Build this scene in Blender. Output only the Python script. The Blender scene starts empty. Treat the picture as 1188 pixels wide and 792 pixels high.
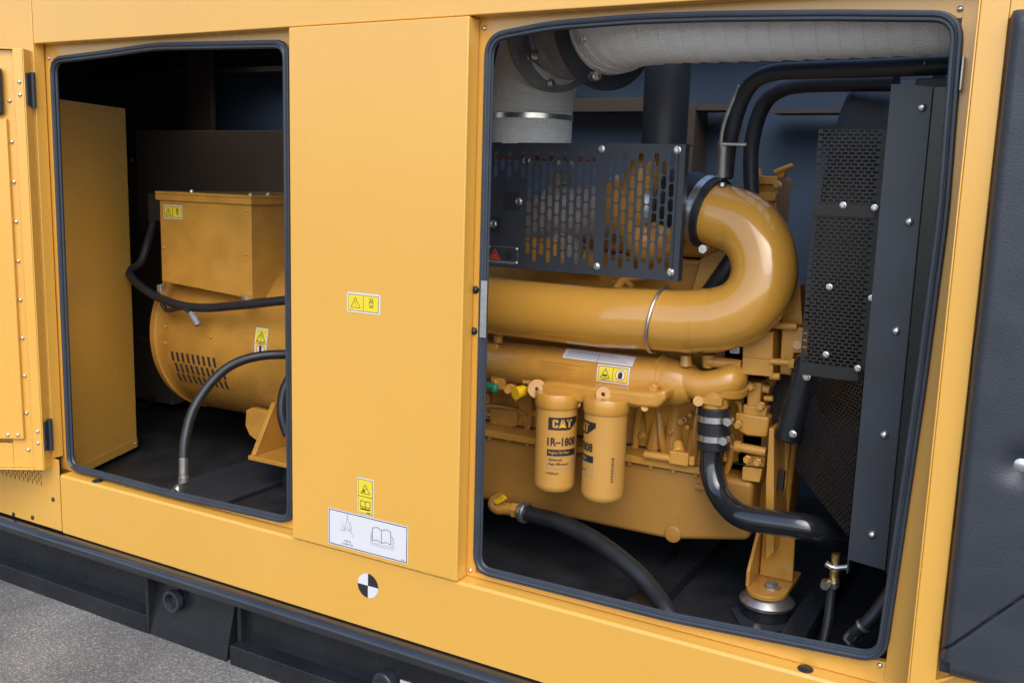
import bpy, bmesh, math, random
from mathutils import Vector as V, Matrix, noise
from math import sin, cos, pi, radians, atan2, sqrt
random.seed(7)
SC = bpy.context.scene
COL = SC.collection

# ------------------------------------------------------------------ materials
def nodes(name):
    m = bpy.data.materials.new(name); m.use_nodes = True
    nt = m.node_tree; return m, nt, nt.nodes['Principled BSDF']
def mk(nt, t, **k):
    n = nt.nodes.new(t)
    for a, b in k.items(): setattr(n, a, b)
    return n
def noise_tex(nt, scale, detail=3, src='Object'):
    tc = mk(nt, 'ShaderNodeTexCoord'); n = mk(nt, 'ShaderNodeTexNoise')
    n.inputs['Scale'].default_value = scale; n.inputs['Detail'].default_value = detail
    nt.links.new(tc.outputs[src], n.inputs['Vector']); return n
def bump(nt, bs, height, strength, dist=.002, prev=None):
    b = mk(nt, 'ShaderNodeBump'); b.inputs['Strength'].default_value = strength; b.inputs['Distance'].default_value = dist
    nt.links.new(height, b.inputs['Height'])
    if prev: nt.links.new(prev.outputs[0], b.inputs['Normal'])
    nt.links.new(b.outputs[0], bs.inputs['Normal']); return b
def mat(name, col, rough=.4, metal=0., coat=0., var=.06, vscale=3., bmp=0., bscale=200., spec=.5, rvar=.08, coat_rough=.08, wave=0):
    """paint / plastic / metal: base colour with a slow variation, roughness variation and a fine surface grain"""
    m, nt, bs = nodes(name)
    bs.inputs['Metallic'].default_value = metal; bs.inputs['Specular IOR Level'].default_value = spec
    bs.inputs['Coat Weight'].default_value = coat; bs.inputs['Coat Roughness'].default_value = coat_rough
    n = noise_tex(nt, vscale, 4)
    r = mk(nt, 'ShaderNodeValToRGB')
    r.color_ramp.elements[0].position = .3; r.color_ramp.elements[1].position = .7
    r.color_ramp.elements[0].color = tuple(c * (1 - var) for c in col) + (1,)
    r.color_ramp.elements[1].color = tuple(min(1, c * (1 + var)) for c in col) + (1,)
    nt.links.new(n.outputs['Fac'], r.inputs['Fac']); nt.links.new(r.outputs[0], bs.inputs['Base Color'])
    n2 = noise_tex(nt, vscale * 6, 3)
    mr = mk(nt, 'ShaderNodeMapRange'); mr.inputs['To Min'].default_value = max(.02, rough - rvar); mr.inputs['To Max'].default_value = rough + rvar
    nt.links.new(n2.outputs['Fac'], mr.inputs['Value']); nt.links.new(mr.outputs[0], bs.inputs['Roughness'])
    b0 = bump(nt, bs, noise_tex(nt, bscale, 2).outputs['Fac'], bmp) if bmp else None
    if wave: bump(nt, bs, noise_tex(nt, 3.2, 1).outputs['Fac'], wave, .012, b0)
    return m
M = {}
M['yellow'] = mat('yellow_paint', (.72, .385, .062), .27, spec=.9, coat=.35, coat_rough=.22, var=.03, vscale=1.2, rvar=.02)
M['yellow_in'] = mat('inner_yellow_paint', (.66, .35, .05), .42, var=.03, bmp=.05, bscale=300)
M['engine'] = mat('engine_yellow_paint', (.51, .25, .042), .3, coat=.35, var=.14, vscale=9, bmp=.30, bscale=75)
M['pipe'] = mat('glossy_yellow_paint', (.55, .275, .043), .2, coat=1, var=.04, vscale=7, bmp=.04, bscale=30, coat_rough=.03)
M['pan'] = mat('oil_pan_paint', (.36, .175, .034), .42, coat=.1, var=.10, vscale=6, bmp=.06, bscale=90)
M['rail'] = mat('glossy_black_paint', (.014, .016, .019), .16, coat=1, coat_rough=.06, var=.25, vscale=6, bmp=.05, bscale=60)
M['flange'] = mat('flange_grey_paint', (.20, .205, .215), .5, var=.2, vscale=30)
M['shaded_yellow'] = mat('shaded_yellow_paint', (.085, .065, .052), .5, var=.08)  # yellow paint darkened to brown, shade put into the colour
M['black_paint'] = mat('black_paint', (.014, .016, .019), .27, var=.25, vscale=6, bmp=.06, bscale=120)
M['guard_dark'] = mat('dark_guard_paint', (.017, .0145, .013), .5, spec=.4, var=.2, vscale=8)
M['black_sheet'] = mat('black_powder_coat', (.030, .035, .045), .42, var=.12, vscale=8, bmp=.05, bscale=500)
M['rubber'] = mat('black_rubber', (.015, .017, .020), .42, var=.2, vscale=20, bmp=.08, bscale=300)
M['seal'] = mat('seal_rubber', (.036, .046, .062), .33, var=.12, vscale=10, bmp=.05, bscale=200)
M['wall'] = mat('veil_tinted_lining', (.052, .082, .135), .75, var=.12, vscale=4, bmp=.15, bscale=120)  # blue-grey tint puts a bluish lens veil into the lining colour
M['floor'] = mat('floor_tray_paint', (.017, .019, .022), .55, var=.45, vscale=9, bmp=.2, bscale=90)
M['zinc'] = mat('zinc_steel', (.72, .72, .70), .3, metal=.95, var=.12, vscale=60)
M['steel'] = mat('brushed_steel', (.50, .49, .47), .38, metal=.9, var=.2, vscale=40, bmp=.05, bscale=300)
M['brass'] = mat('brass', (.60, .42, .16), .35, metal=.9, var=.15, vscale=60)
M['white'] = mat('label_white', (.66, .66, .68), .4, var=.01)
M['lyellow'] = mat('label_yellow', (.76, .60, .035), .4, var=.02)
M['ink'] = mat('black_ink', (.02, .02, .022), .45, var=.1)
M['grey_ink'] = mat('grey_ink', (.25, .25, .27), .5, var=.05)
M['red'] = mat('red_ink', (.62, .06, .03), .45, var=.05)
M['print'] = mat('filter_yellow', (.53, .275, .06), .4, var=.03)
M['capyellow'] = mat('cap_yellow', (.85, .52, .01), .35, var=.05)
M['green'] = mat('green_plastic', (.02, .22, .12), .4, var=.1)
M['core'] = mat('dark_core', (.02, .02, .022), .6, var=.2)
M['manifold'] = mat('heat_wrap_grey', (.34, .30, .27), .75, var=.2, vscale=30, bmp=.4, bscale=200)
M['redpaint'] = mat('red_oxide', (.25, .08, .05), .5, var=.2, vscale=20)

def fabric():
    m, nt, bs = nodes('glass_cloth'); bs.inputs['Roughness'].default_value = .85
    tc = mk(nt, 'ShaderNodeTexCoord'); sp = mk(nt, 'ShaderNodeSeparateXYZ'); nt.links.new(tc.outputs['UV'], sp.inputs[0])
    def M_(op, a, b=None):
        n = mk(nt, 'ShaderNodeMath', operation=op)
        for i, q in enumerate((a, b)):
            if q is None: continue
            if isinstance(q, (int, float)): n.inputs[i].default_value = q
            else: nt.links.new(q, n.inputs[i])
        return n.outputs[0]
    u, v = sp.outputs[0], sp.outputs[1]           # both in metres on the cloth
    nz = noise_tex(nt, 60, 3)
    nzs = M_('MULTIPLY', M_('SUBTRACT', nz.outputs['Fac'], .5), .004)
    a = M_('SINE', M_('MULTIPLY', M_('ADD', u, nzs), 1150)); b = M_('SINE', M_('MULTIPLY', M_('ADD', v, nzs), 900))
    weave = M_('MULTIPLY', a, b)
    seam = M_('FRACT', M_('MULTIPLY', M_('ADD', v, M_('MULTIPLY', u, 0)), 20.8333))    # spiral wrap every 48 mm
    edge = M_('MULTIPLY', M_('GREATER_THAN', seam, .93), M_('GREATER_THAN', a, -.3))
    h = M_('ADD', M_('MULTIPLY', weave, .3), M_('MULTIPLY', seam, .5))
    bump(nt, bs, h, 1.0, .005)
    f = M_('SUBTRACT', M_('ADD', M_('MULTIPLY', weave, .24), M_('ADD', M_('MULTIPLY', nz.outputs['Fac'], .3), .5)), M_('MULTIPLY', edge, .45))
    r = mk(nt, 'ShaderNodeValToRGB'); r.color_ramp.elements[0].position = .35; r.color_ramp.elements[1].position = .8
    r.color_ramp.elements[0].color = (.74, .76, .75, 1); r.color_ramp.elements[1].color = (.93, .94, .93, 1)
    nt.links.new(f, r.inputs[0]); nt.links.new(r.outputs[0], bs.inputs['Base Color'])
    return m
M['cloth'] = fabric()

def foam():
    m, nt, bs = nodes('black_vinyl_foam'); bs.inputs['Roughness'].default_value = .42
    n = noise_tex(nt, 5, 3); r = mk(nt, 'ShaderNodeValToRGB')
    r.color_ramp.elements[0].color = (.024, .028, .036, 1); r.color_ramp.elements[1].color = (.036, .041, .052, 1)
    nt.links.new(n.outputs['Fac'], r.inputs[0]); nt.links.new(r.outputs[0], bs.inputs['Base Color'])
    tc = mk(nt, 'ShaderNodeTexCoord'); mp = mk(nt, 'ShaderNodeMapping'); mp.inputs['Rotation'].default_value = (0, .6, 0); mp.inputs['Scale'].default_value = (1, 1, 2.2)
    nt.links.new(tc.outputs['Object'], mp.inputs[0])
    a = mk(nt, 'ShaderNodeTexNoise'); a.inputs['Scale'].default_value = 190; a.inputs['Detail'].default_value = 4; a.inputs['Distortion'].default_value = .6
    nt.links.new(mp.outputs[0], a.inputs['Vector'])
    b1 = bump(nt, bs, a.outputs['Fac'], .28, .003)
    bump(nt, bs, noise_tex(nt, 9, 2).outputs['Fac'], .15, .012, b1)
    return m
M['foam'] = foam()

def asphalt():
    m, nt, bs = nodes('asphalt'); bs.inputs['Roughness'].default_value = .85
    tc = mk(nt, 'ShaderNodeTexCoord')
    vo = mk(nt, 'ShaderNodeTexVoronoi'); vo.inputs['Scale'].default_value = 240; nt.links.new(tc.outputs['Object'], vo.inputs['Vector'])
    sp = mk(nt, 'ShaderNodeSeparateColor'); nt.links.new(vo.outputs['Color'], sp.inputs[0])
    r = mk(nt, 'ShaderNodeValToRGB'); e = r.color_ramp.elements
    e[0].color = (.15, .146, .14, 1); e[1].color = (.50, .49, .47, 1); e[1].position = 1
    for p, c in ((.55, .22), (.85, .31)):
        q = e.new(p); q.color = (c, c * .96, c * .91, 1)
    nt.links.new(sp.outputs[0], r.inputs[0])
    n = noise_tex(nt, 1.3, 5); r2 = mk(nt, 'ShaderNodeValToRGB')
    r2.color_ramp.elements[0].position = .4; r2.color_ramp.elements[1].position = .6
    r2.color_ramp.elements[0].color = (.62, .61, .60, 1); r2.color_ramp.elements[1].color = (1.12, 1.1, 1.07, 1)
    nt.links.new(n.outputs['Fac'], r2.inputs[0])
    mx = mk(nt, 'ShaderNodeMix', data_type='RGBA', blend_type='MULTIPLY'); mx.inputs[0].default_value = 1
    nt.links.new(r.outputs[0], mx.inputs[6]); nt.links.new(r2.outputs[0], mx.inputs[7]); nt.links.new(mx.outputs[2], bs.inputs['Base Color'])
    b1 = bump(nt, bs, vo.outputs['Distance'], .8, .006)
    bump(nt, bs, noise_tex(nt, 300, 2).outputs['Fac'], .5, .003, b1)
    return m
M['asphalt'] = asphalt()

# ------------------------------------------------------------------ mesh builder
def catmull(pts, n=8, closed=False):
    P = [V(p) for p in pts]; out = []; L = len(P)
    for i in range(L if closed else L - 1):
        if closed: a, b, c, d = P[i - 1], P[i], P[(i + 1) % L], P[(i + 2) % L]
        else: a, b, c, d = P[max(i - 1, 0)], P[i], P[i + 1], P[min(i + 2, L - 1)]
        for k in range(n):
            t = k / n
            out.append(.5 * ((2 * b) + (c - a) * t + (2 * a - 5 * b + 4 * c - d) * t * t + (3 * b - a - 3 * c + d) * t ** 3))
    if not closed: out.append(P[-1])
    return out
class MB:
    def __init__(s): s.v = []; s.f = []; s.m = []; s.uv = {}; s.cur = 0; s.calls = []
    def add(s, vs, fs, uvs=None):
        b = len(s.v); s.v += [V(p) for p in vs]; s.calls.append((b, len(s.v), len(s.f), len(s.f) + len(fs)))
        for i, f in enumerate(fs):
            if uvs: s.uv[len(s.f)] = uvs[i]
            s.f.append([b + j for j in f]); s.m.append(s.cur)
        return s
    def hexa(s, c):                       # 8 corners: bottom ring 0-3, top ring 4-7
        return s.add(c, [(3, 2, 1, 0), (4, 5, 6, 7), (0, 1, 5, 4), (1, 2, 6, 5), (2, 3, 7, 6), (3, 0, 4, 7)])
    def box(s, x0, x1, y0, y1, z0, z1):
        return s.hexa([(x0, y0, z0), (x1, y0, z0), (x1, y1, z0), (x0, y1, z0), (x0, y0, z1), (x1, y0, z1), (x1, y1, z1), (x0, y1, z1)])
    def obox(s, o, u, n, a0, a1, b0, b1, z0, z1):   # box in a turned frame: o + u*a + n*b, upright
        o, u, n = V(o), V(u), V(n); c = [o + u * a + n * b + V((0, 0, z)) for z in (z0, z1) for a, b in ((a0, b0), (a1, b0), (a1, b1), (a0, b1))]
        return s.hexa(c)
    def prism(s, pts, d):
        n = len(pts); P = [V(p) for p in pts]; d = V(d)
        return s.add(P + [p + d for p in P], [list(range(n))[::-1], list(range(n, 2 * n))] + [(i, (i + 1) % n, n + (i + 1) % n, n + i) for i in range(n)])
    def lathe(s, o, ax, prof, n=28, caps=True):     # profile of (distance along axis, radius)
        o = V(o); ax = V(ax).normalized(); e = ax.orthogonal().normalized(); g = ax.cross(e)
        vs = []; fs = []; uv = []
        for t, r in prof:
            for k in range(n):
                a = 2 * pi * k / n; vs.append(o + ax * t + (e * cos(a) + g * sin(a)) * r)
        for i in range(len(prof) - 1):
            for k in range(n):
                k2 = (k + 1) % n; fs.append((i * n + k, i * n + k2, (i + 1) * n + k2, (i + 1) * n + k)); uv.append(None)
        if caps: fs.append(tuple(range(n))[::-1]); fs.append(tuple((len(prof) - 1) * n + k for k in range(n)))
        return s.add(vs, fs)
    def cyl(s, p0, p1, r0, r1=None, n=24):
        p0, p1 = V(p0), V(p1); d = p1 - p0
        return s.lathe(p0, d, [(0, r0), (d.length, r1 if r1 is not None else r0)], n)
    def ring(s, p0, p1, ro, ri, n=40):
        p0, p1 = V(p0), V(p1); L = (p1 - p0).length
        return s.lathe(p0, p1 - p0, [(0, ri), (0, ro), (L, ro), (L, ri), (0, ri)], n, caps=False)
    def tube(s, path, r, n=18, closed=False, caps=True, prof=None, up=None):
        P = [V(p) for p in path]; L = len(P); T = []
        for i in range(L):
            a = P[i - 1] if (closed or i) else P[i]; b = P[(i + 1) % L] if (closed or i < L - 1) else P[i]
            T.append((b - a).normalized())
        e = (V(up) if up else T[0].orthogonal()); e = (e - T[0] * e.dot(T[0])).normalized()
        vs = []; fs = []; uv = []; dist = 0
        if prof: n = len(prof)
        ds = []
        for i in range(L):
            if i:
                dist += (P[i] - P[i - 1]).length
                if up: e = V(up)
                e = (e - T[i] * e.dot(T[i])).normalized()
            g = T[i].cross(e); ds.append(dist)
            rr = r[i] if isinstance(r, (list, tuple)) else r
            for k in range(n):
                if prof: x, y = prof[k]
                else: x, y = cos(2 * pi * k / n) * rr, sin(2 * pi * k / n) * rr
                vs.append(P[i] + e * x + g * y)
        rr0 = r[0] if isinstance(r, (list, tuple)) else r
        per = 2 * pi * rr0 if not prof else 1
        for i in range(L if closed else L - 1):
            j = (i + 1) % L
            for k in range(n):
                k2 = (k + 1) % n; fs.append((i * n + k, i * n + k2, j * n + k2, j * n + k))
                uv.append([(per * k / n, ds[i]), (per * (k + 1) / n, ds[i]), (per * (k + 1) / n, ds[j]), (per * k / n, ds[j])])
        if caps and not closed:
            fs.append(tuple(range(n))[::-1]); fs.append(tuple((L - 1) * n + k for k in range(n))); uv += [[(0, 0)] * n] * 2
        return s.add(vs, fs, uv)
    def ball(s, p, r, sx=1, sy=1, sz=1, n=14):
        vs = []; fs = []; h = n // 2
        for i in range(h + 1):
            t = pi * i / h
            for k in range(n):
                a = 2 * pi * k / n; vs.append(V(p) + V((sin(t) * cos(a) * r * sx, sin(t) * sin(a) * r * sy, cos(t) * r * sz)))
        for i in range(h):
            for k in range(n):
                k2 = (k + 1) % n; fs.append((i * n + k, (i + 1) * n + k, (i + 1) * n + k2, i * n + k2))
        return s.add(vs, fs)
    def hexbolt(s, p, ax, r, h):
        p = V(p); ax = V(ax).normalized()
        s.lathe(p, ax, [(0, r * 1.35), (h * .25, r * 1.35), (h * .3, r * 1.2)], 16)
        return s.lathe(p + ax * h * .3, ax, [(0, r), (h * .6, r), (h * .75, r * .8)], 6)
    def perforated(s, o, u, w, wid, hei, cw, ch, hw, hh, th, mode='col', keep=None, round_=.5):
        """sheet with staggered rounded slots: o corner, u along width, w along height; mode 'col' staggers columns, 'row' rows"""
        o, u, w = V(o), V(u).normalized(), V(w).normalized(); nn = u.cross(w).normalized()
        nu, nw = int(round(wid / cw)), int(round(hei / ch)); cw = wid / nu; ch = hei / nw
        def cell(x0, x1, y0, y1, hole):
            x0, x1, y0, y1 = max(0, x0), min(wid, x1), max(0, y0), min(hei, y1)
            if x1 - x0 < 1e-6 or y1 - y0 < 1e-6: return
            q = lambda x, y, d: o + u * x + w * y + nn * d
            if not hole:
                s.add([q(x0, y0, 0), q(x1, y0, 0), q(x1, y1, 0), q(x0, y1, 0), q(x0, y0, -th), q(x1, y0, -th), q(x1, y1, -th), q(x0, y1, -th)], [(0, 1, 2, 3), (7, 6, 5, 4)]); return
            cx, cy = (x0 + x1) / 2, (y0 + y1) / 2; a, b = hw / 2, hh / 2; r = min(a, b) * round_ * 2 * .98
            r = min(r, a * .98, b * .98); inn = []
            for (sx, sy) in ((1, 1), (-1, 1), (-1, -1), (1, -1)):
                base = {(1, 1): 0, (-1, 1): 90, (-1, -1): 180, (1, -1): 270}[(sx, sy)]
                for k in range(3):
                    t = radians(base + 45 * k); inn.append((cx + sx * (a - r) + cos(t) * r, cy + sy * (b - r) + sin(t) * r))
            out = [(x1, cy), (x1, y1), (cx, y1), (cx, y1), (x0, y1), (x0, cy), (x0, cy), (x0, y0), (cx, y0), (cx, y0), (x1, y0), (x1, cy)]
            n = 12
            vs = [q(x, y, 0) for x, y in out] + [q(x, y, 0) for x, y in inn] + [q(x, y, -th) for x, y in inn] + [q(x, y, -th) for x, y in out]
            fs = []
            for k in range(n):
                k2 = (k + 1) % n
                fs += [(k, k2, n + k2, n + k), (n + k, n + k2, 2 * n + k2, 2 * n + k), (2 * n + k, 2 * n + k2, 3 * n + k2, 3 * n + k)]
            s.add(vs, fs)
        if mode == 'col':
            for i in range(nu):
                off = (ch / 2) * (i % 2)
                for j in range(-1, nw + 1):
                    y0 = j * ch + off; full = y0 >= -1e-6 and y0 + ch <= hei + 1e-6
                    cell(i * cw, (i + 1) * cw, y0, y0 + ch, full and (keep is None or keep((i + .5) * cw, y0 + ch / 2)))
        else:
            for j in range(nw):
                off = (cw / 2) * (j % 2)
                for i in range(-1, nu + 1):
                    x0 = i * cw + off; full = x0 >= -1e-6 and x0 + cw <= wid + 1e-6
                    cell(x0, x0 + cw, j * ch, (j + 1) * ch, full and (keep is None or keep(x0 + cw / 2, (j + .5) * ch)))
        return s
    def pieces(s, name, mats, parent=None, bevel=0, **k):
        """each added primitive becomes an object of its own"""
        out = []
        for v0, v1, f0, f1 in s.calls:
            q = MB(); q.v = s.v[v0:v1]; q.f = [[i - v0 for i in f] for f in s.f[f0:f1]]; q.m = s.m[f0:f1]; out.append(q.build(name, mats, parent, bevel, **k))
        return out
    def build(s, name, mats, parent=None, bevel=0, label=None, ang=35, weld=True, seg=2):
        lo = V([min(p[i] for p in s.v) for i in range(3)]); hi = V([max(p[i] for p in s.v) for i in range(3)]); c = (lo + hi) / 2
        me = bpy.data.meshes.new(name); me.from_pydata([p - c for p in s.v], [], s.f)
        for k in (mats if isinstance(mats, (list, tuple)) else [mats]): me.materials.append(M[k])
        for p, mi in zip(me.polygons, s.m): p.material_index = mi
        if s.uv and any(s.uv.values()):
            ul = me.uv_layers.new(name='UVMap')
            for fi, uvs in s.uv.items():
                if uvs:
                    for li, q in zip(me.polygons[fi].loop_indices, uvs): ul.data[li].uv = q
        bm = bmesh.new(); bm.from_mesh(me)
        if weld: bmesh.ops.remove_doubles(bm, verts=bm.verts, dist=2e-5)
        bmesh.ops.recalc_face_normals(bm, faces=bm.faces) if weld else None
        bm.to_mesh(me); bm.free()
        for p in me.polygons: p.use_smooth = True
        me.set_sharp_from_angle(angle=radians(ang))
        o = bpy.data.objects.new(name, me); COL.objects.link(o)
        place(o, c, parent)
        if bevel:
            md = o.modifiers.new('Bevel', 'BEVEL'); md.width = bevel; md.segments = seg; md.limit_method = 'ANGLE'; md.angle_limit = radians(40); md.harden_normals = True
        if label: o['label'] = label
        return o
ORG = {}
def place(o, c, parent):
    c = V(c); ORG[o.name] = c
    if parent is not None: o.parent = parent; o.location = c - ORG[parent.name]
    else: o.location = c
def tag(o, label, cat, group=None, kind=None):
    o['label'] = label
    if cat: o['category'] = cat
    if group: o['group'] = group
    if kind: o['kind'] = kind
    return o
def thing(name, loc, label, cat, group=None):
    o = bpy.data.objects.new(name, None); COL.objects.link(o); o.empty_display_size = .1
    place(o, loc, None); return tag(o, label, cat, group)
_proto = {}
def bolt(parent, p, ax, r=.006, h=.006, m='zinc', kind='hex', name='bolt'):
    """one fastener, mesh data shared between all of the same size"""
    key = (round(r, 4), round(h, 4), m, kind)
    if key not in _proto:
        b = MB()
        if kind == 'hex': b.hexbolt((0, 0, 0), (0, 0, 1), r, h)
        else: b.lathe((0, 0, 0), (0, 0, 1), [(0, r), (h * .35, r * .96), (h * .75, r * .7), (h, r * .3)], 16)
        me = bpy.data.meshes.new(name); me.from_pydata(b.v, [], b.f); me.materials.append(M[m])
        for q in me.polygons: q.use_smooth = True
        me.set_sharp_from_angle(angle=radians(35)); _proto[key] = me
    o = bpy.data.objects.new(name, _proto[key]); COL.objects.link(o)
    place(o, p, parent); o.rotation_euler = (V(ax).to_track_quat('Z', 'X').to_matrix() @ Matrix.Rotation(random.uniform(0, 6.28), 3, 'Z') @ Matrix.Rotation(random.uniform(-.05, .05), 3, 'X')).to_euler()
    return o

# ------------------------------------------------------------------ printed labels
def text_tris(s, bold=0.):
    cu = bpy.data.curves.new('t', 'FONT'); cu.body = s; cu.offset = bold; cu.resolution_u = 3
    ob = bpy.data.objects.new('t', cu); COL.objects.link(ob); dg = bpy.context.evaluated_depsgraph_get(); dg.update()
    me = ob.evaluated_get(dg).to_mesh(); vs = [(v.co.x, v.co.y) for v in me.vertices]; fs = [list(p.vertices) for p in me.polygons]
    ob.evaluated_get(dg).to_mesh_clear(); bpy.data.objects.remove(ob); bpy.data.curves.remove(cu)
    x0 = min(v[0] for v in vs); x1 = max(v[0] for v in vs); y0 = min(v[1] for v in vs); y1 = max(v[1] for v in vs)
    return [((x - x0) / (x1 - x0), (y - y0) / (y1 - y0)) for x, y in vs], fs
class Decal:
    """flat print in (u, v) metres, carried onto a surface by fn(u, v, height)"""
    def __init__(s, fn, mats, step=None): s.fn = fn; s.mats = mats; s.mb = MB(); s.step = step
    def poly(s, pts, m, lay, fs=None):
        s.mb.cur = s.mats.index(m); s.mb.add([s.fn(u, v, .0008 + lay * .0005) for u, v in pts], fs or [list(range(len(pts)))])
    def rect(s, u0, v0, u1, v1, m, lay, r=0):
        n = max(1, int(abs(u1 - u0) / s.step) + 1) if s.step else 1
        k = max(1, int(abs(v1 - v0) / s.step) + 1) if s.step else 1
        if r: 
            pts = []
            for cx, cy, a in ((u1 - r, v1 - r, 0), (u0 + r, v1 - r, 90), (u0 + r, v0 + r, 180), (u1 - r, v0 + r, 270)):
                for q in range(5): t = radians(a + 22.5 * q); pts.append((cx + r * cos(t), cy + r * sin(t)))
            return s.poly(pts, m, lay)
        for i in range(n):
            for j in range(k):
                a, b = u0 + (u1 - u0) * i / n, u0 + (u1 - u0) * (i + 1) / n; c, d = v0 + (v1 - v0) * j / k, v0 + (v1 - v0) * (j + 1) / k
                s.poly([(a, c), (b, c), (b, d), (a, d)], m, lay)
    def outline(s, pts, w, m, lay, closed=True):
        if s.step:
            q = []; k_ = len(pts)
            for i in range(k_ if closed else k_ - 1):
                a, b = pts[i], pts[(i + 1) % k_]; c = max(1, int(sqrt((b[0] - a[0]) ** 2 + (b[1] - a[1]) ** 2) / s.step) + 1)
                q += [(a[0] + (b[0] - a[0]) * j / c, a[1] + (b[1] - a[1]) * j / c) for j in range(c)]
            pts = q if closed else q + [pts[-1]]
        n = len(pts)
        for i in range(n if closed else n - 1):
            a, b = pts[i], pts[(i + 1) % n]; dx, dy = b[0] - a[0], b[1] - a[1]; L = sqrt(dx * dx + dy * dy) or 1; nx, ny = -dy / L * w / 2, dx / L * w / 2; ex, ey = dx / L * w / 2, dy / L * w / 2
            s.poly([(a[0] - nx - ex, a[1] - ny - ey), (b[0] - nx + ex, b[1] - ny + ey), (b[0] + nx + ex, b[1] + ny + ey), (a[0] + nx - ex, a[1] + ny - ey)], m, lay)
    def box_outline(s, u0, v0, u1, v1, w, m, lay): s.outline([(u0, v0), (u1, v0), (u1, v1), (u0, v1)], w, m, lay)
    def circle(s, u, v, r, m, lay, n=20, a0=0, a1=360):
        pts = [(u + r * cos(radians(a0 + (a1 - a0) * k / n)), v + r * sin(radians(a0 + (a1 - a0) * k / n))) for k in range(n + (a1 - a0 < 360))]
        if a1 - a0 < 360: pts.append((u, v))
        s.poly(pts, m, lay)
    def circ_line(s, u, v, r, w, m, lay, n=18): s.outline([(u + r * cos(2 * pi * k / n), v + r * sin(2 * pi * k / n)) for k in range(n)], w, m, lay)
    def text(s, t, u0, v0, u1, v1, m, lay, bold=0.):
        vs, fs = text_tris(t, bold); s.poly([(u0 + (u1 - u0) * x, v0 + (v1 - v0) * y) for x, y in vs], m, lay, fs)
    def warn(s, u, v, h, m, lay, w, bang=True):
        s.outline([(u - h * .58, v - h / 2), (u + h * .58, v - h / 2), (u, v + h / 2)], w, m, lay)
        if bang: s.rect(u - w * .5, v - h * .18, u + w * .5, v + h * .2, m, lay); s.rect(u - w * .5, v - h * .36, u + w * .5, v - h * .27, m, lay)
    def build(s, name, parent, label=None): return s.mb.build(name, s.mats, parent, label=label, weld=False)
def on_front(y): return lambda u, v, h: V((u, y - h, v))
def on_cyl_x(yc, zc, r): return lambda u, v, h: V((u, yc - (r + h) * cos(v / r), zc + (r + h) * sin(v / r)))
def on_cyl_z(xc, yc, r): return lambda u, v, h: V((xc + (r + h) * sin(u / r), yc - (r + h) * cos(u / r), v))
EXPOSURE = 0.91
# ================================================================== ground
g = MB(); g.add([(-40, -40, .095), (40, -40, .095), (40, 40, .095), (-40, 40, .095)], [(0, 1, 2, 3)])
tag(g.build('asphalt_ground', 'asphalt', weld=False), 'grey asphalt with pale stone chips in front of the machine', None, kind='structure')

# ================================================================== skid base
SK = thing('skid_base', (-1.6, .4, .095), 'black steel skid base carrying the yellow generator enclosure', 'base frame')
XL, XR = -6.5, 1.0
rail = MB(); rail.prism([(XL, -.036, .316), (XL, -.036, .334), (XL, -.032, .342), (XL, -.024, .349), (XL, -.013, .3525), (XL, .10, .353), (XL, .10, .318)], (XR - XL, 0, 0)); rail.build('top_rail', 'rail', SK, ang=60)
web = MB()
web.box(XL, -2.505, .055, .07, .155, .318); web.box(-2.12, XR, .055, .07, .155, .318)
web.build('web', 'black_paint', SK)
fl = MB(); fl.box(XL, -2.505, -.002, .2, .09, .158); fl.build('bottom_flange', 'black_paint', SK, bevel=.004)
fl = MB(); fl.box(-2.121, XR, -.003, .2, .09, .159); fl.build('bottom_flange', 'black_paint', SK, bevel=.004)
fin = MB(); fin.box(-2.504, -2.49, -.001, .2, .09, .317); fin.build('lifting_plate', 'black_paint', SK, bevel=.002)
fin = MB(); fin.box(-2.12, -2.104, .03, .2, .159, .317); fin.build('stiffener_plate', 'black_paint', SK, bevel=.002)
pl = MB(); pl.prism([(-2.489, .0, .09), (-2.489, .012, .15), (-2.489, .055, .317), (-2.489, .08, .317), (-2.489, .08, .09)], (.348, 0, 0)); pl.build('pocket_plate', 'black_paint', SK)
rg = MB(); rg.cyl((-2.385, .015, .235), (-2.385, .045, .235), .026); pn = rg.build('lashing_pin', 'black_paint', SK, bevel=.002)
rg = MB(); rg.ring((-2.385, .0, .235), (-2.385, .02, .235), .036, .026); rg.build('pin_collar', 'black_sheet', pn)
ey = MB(); ex, ez = -1.549, .185
ey.lathe((ex, .054, ez), (0, -1, 0), [(0, .034), (.03, .034), (.034, .03)], 24); ey.lathe((ex, .02, ez), (0, -1, 0), [(0, .022), (.03, .022), (.033, .018)], 6)
ey.build('earth_stud', 'black_sheet', SK, label='large bolt head on the black base under the round check mark')
ey = MB(); ey.box(ex + .045, ex + .12, .05, .054, .17, .20); ey.build('earth_label', 'white', SK)

# ================================================================== enclosure
EN = thing('generator_enclosure', (-1.6, .7, .353), 'yellow sheet steel generator enclosure with two open side doorways', 'enclosure')
TOPX = 1.0
ZB, ZT = .568, 2.006       # sill top, header bottom
h = MB(); h.box(-2.945, TOPX, 0, .012, ZT, 2.5); h.box(-2.945, TOPX, .0125, .08, ZT, ZT + .012); h.build('header_panel', 'yellow', EN, bevel=.003)
h = MB(); h.box(-6.0, -2.949, 0, .04, .62, 2.5); h.build('side_panel', 'yellow', EN, bevel=.003)
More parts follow.
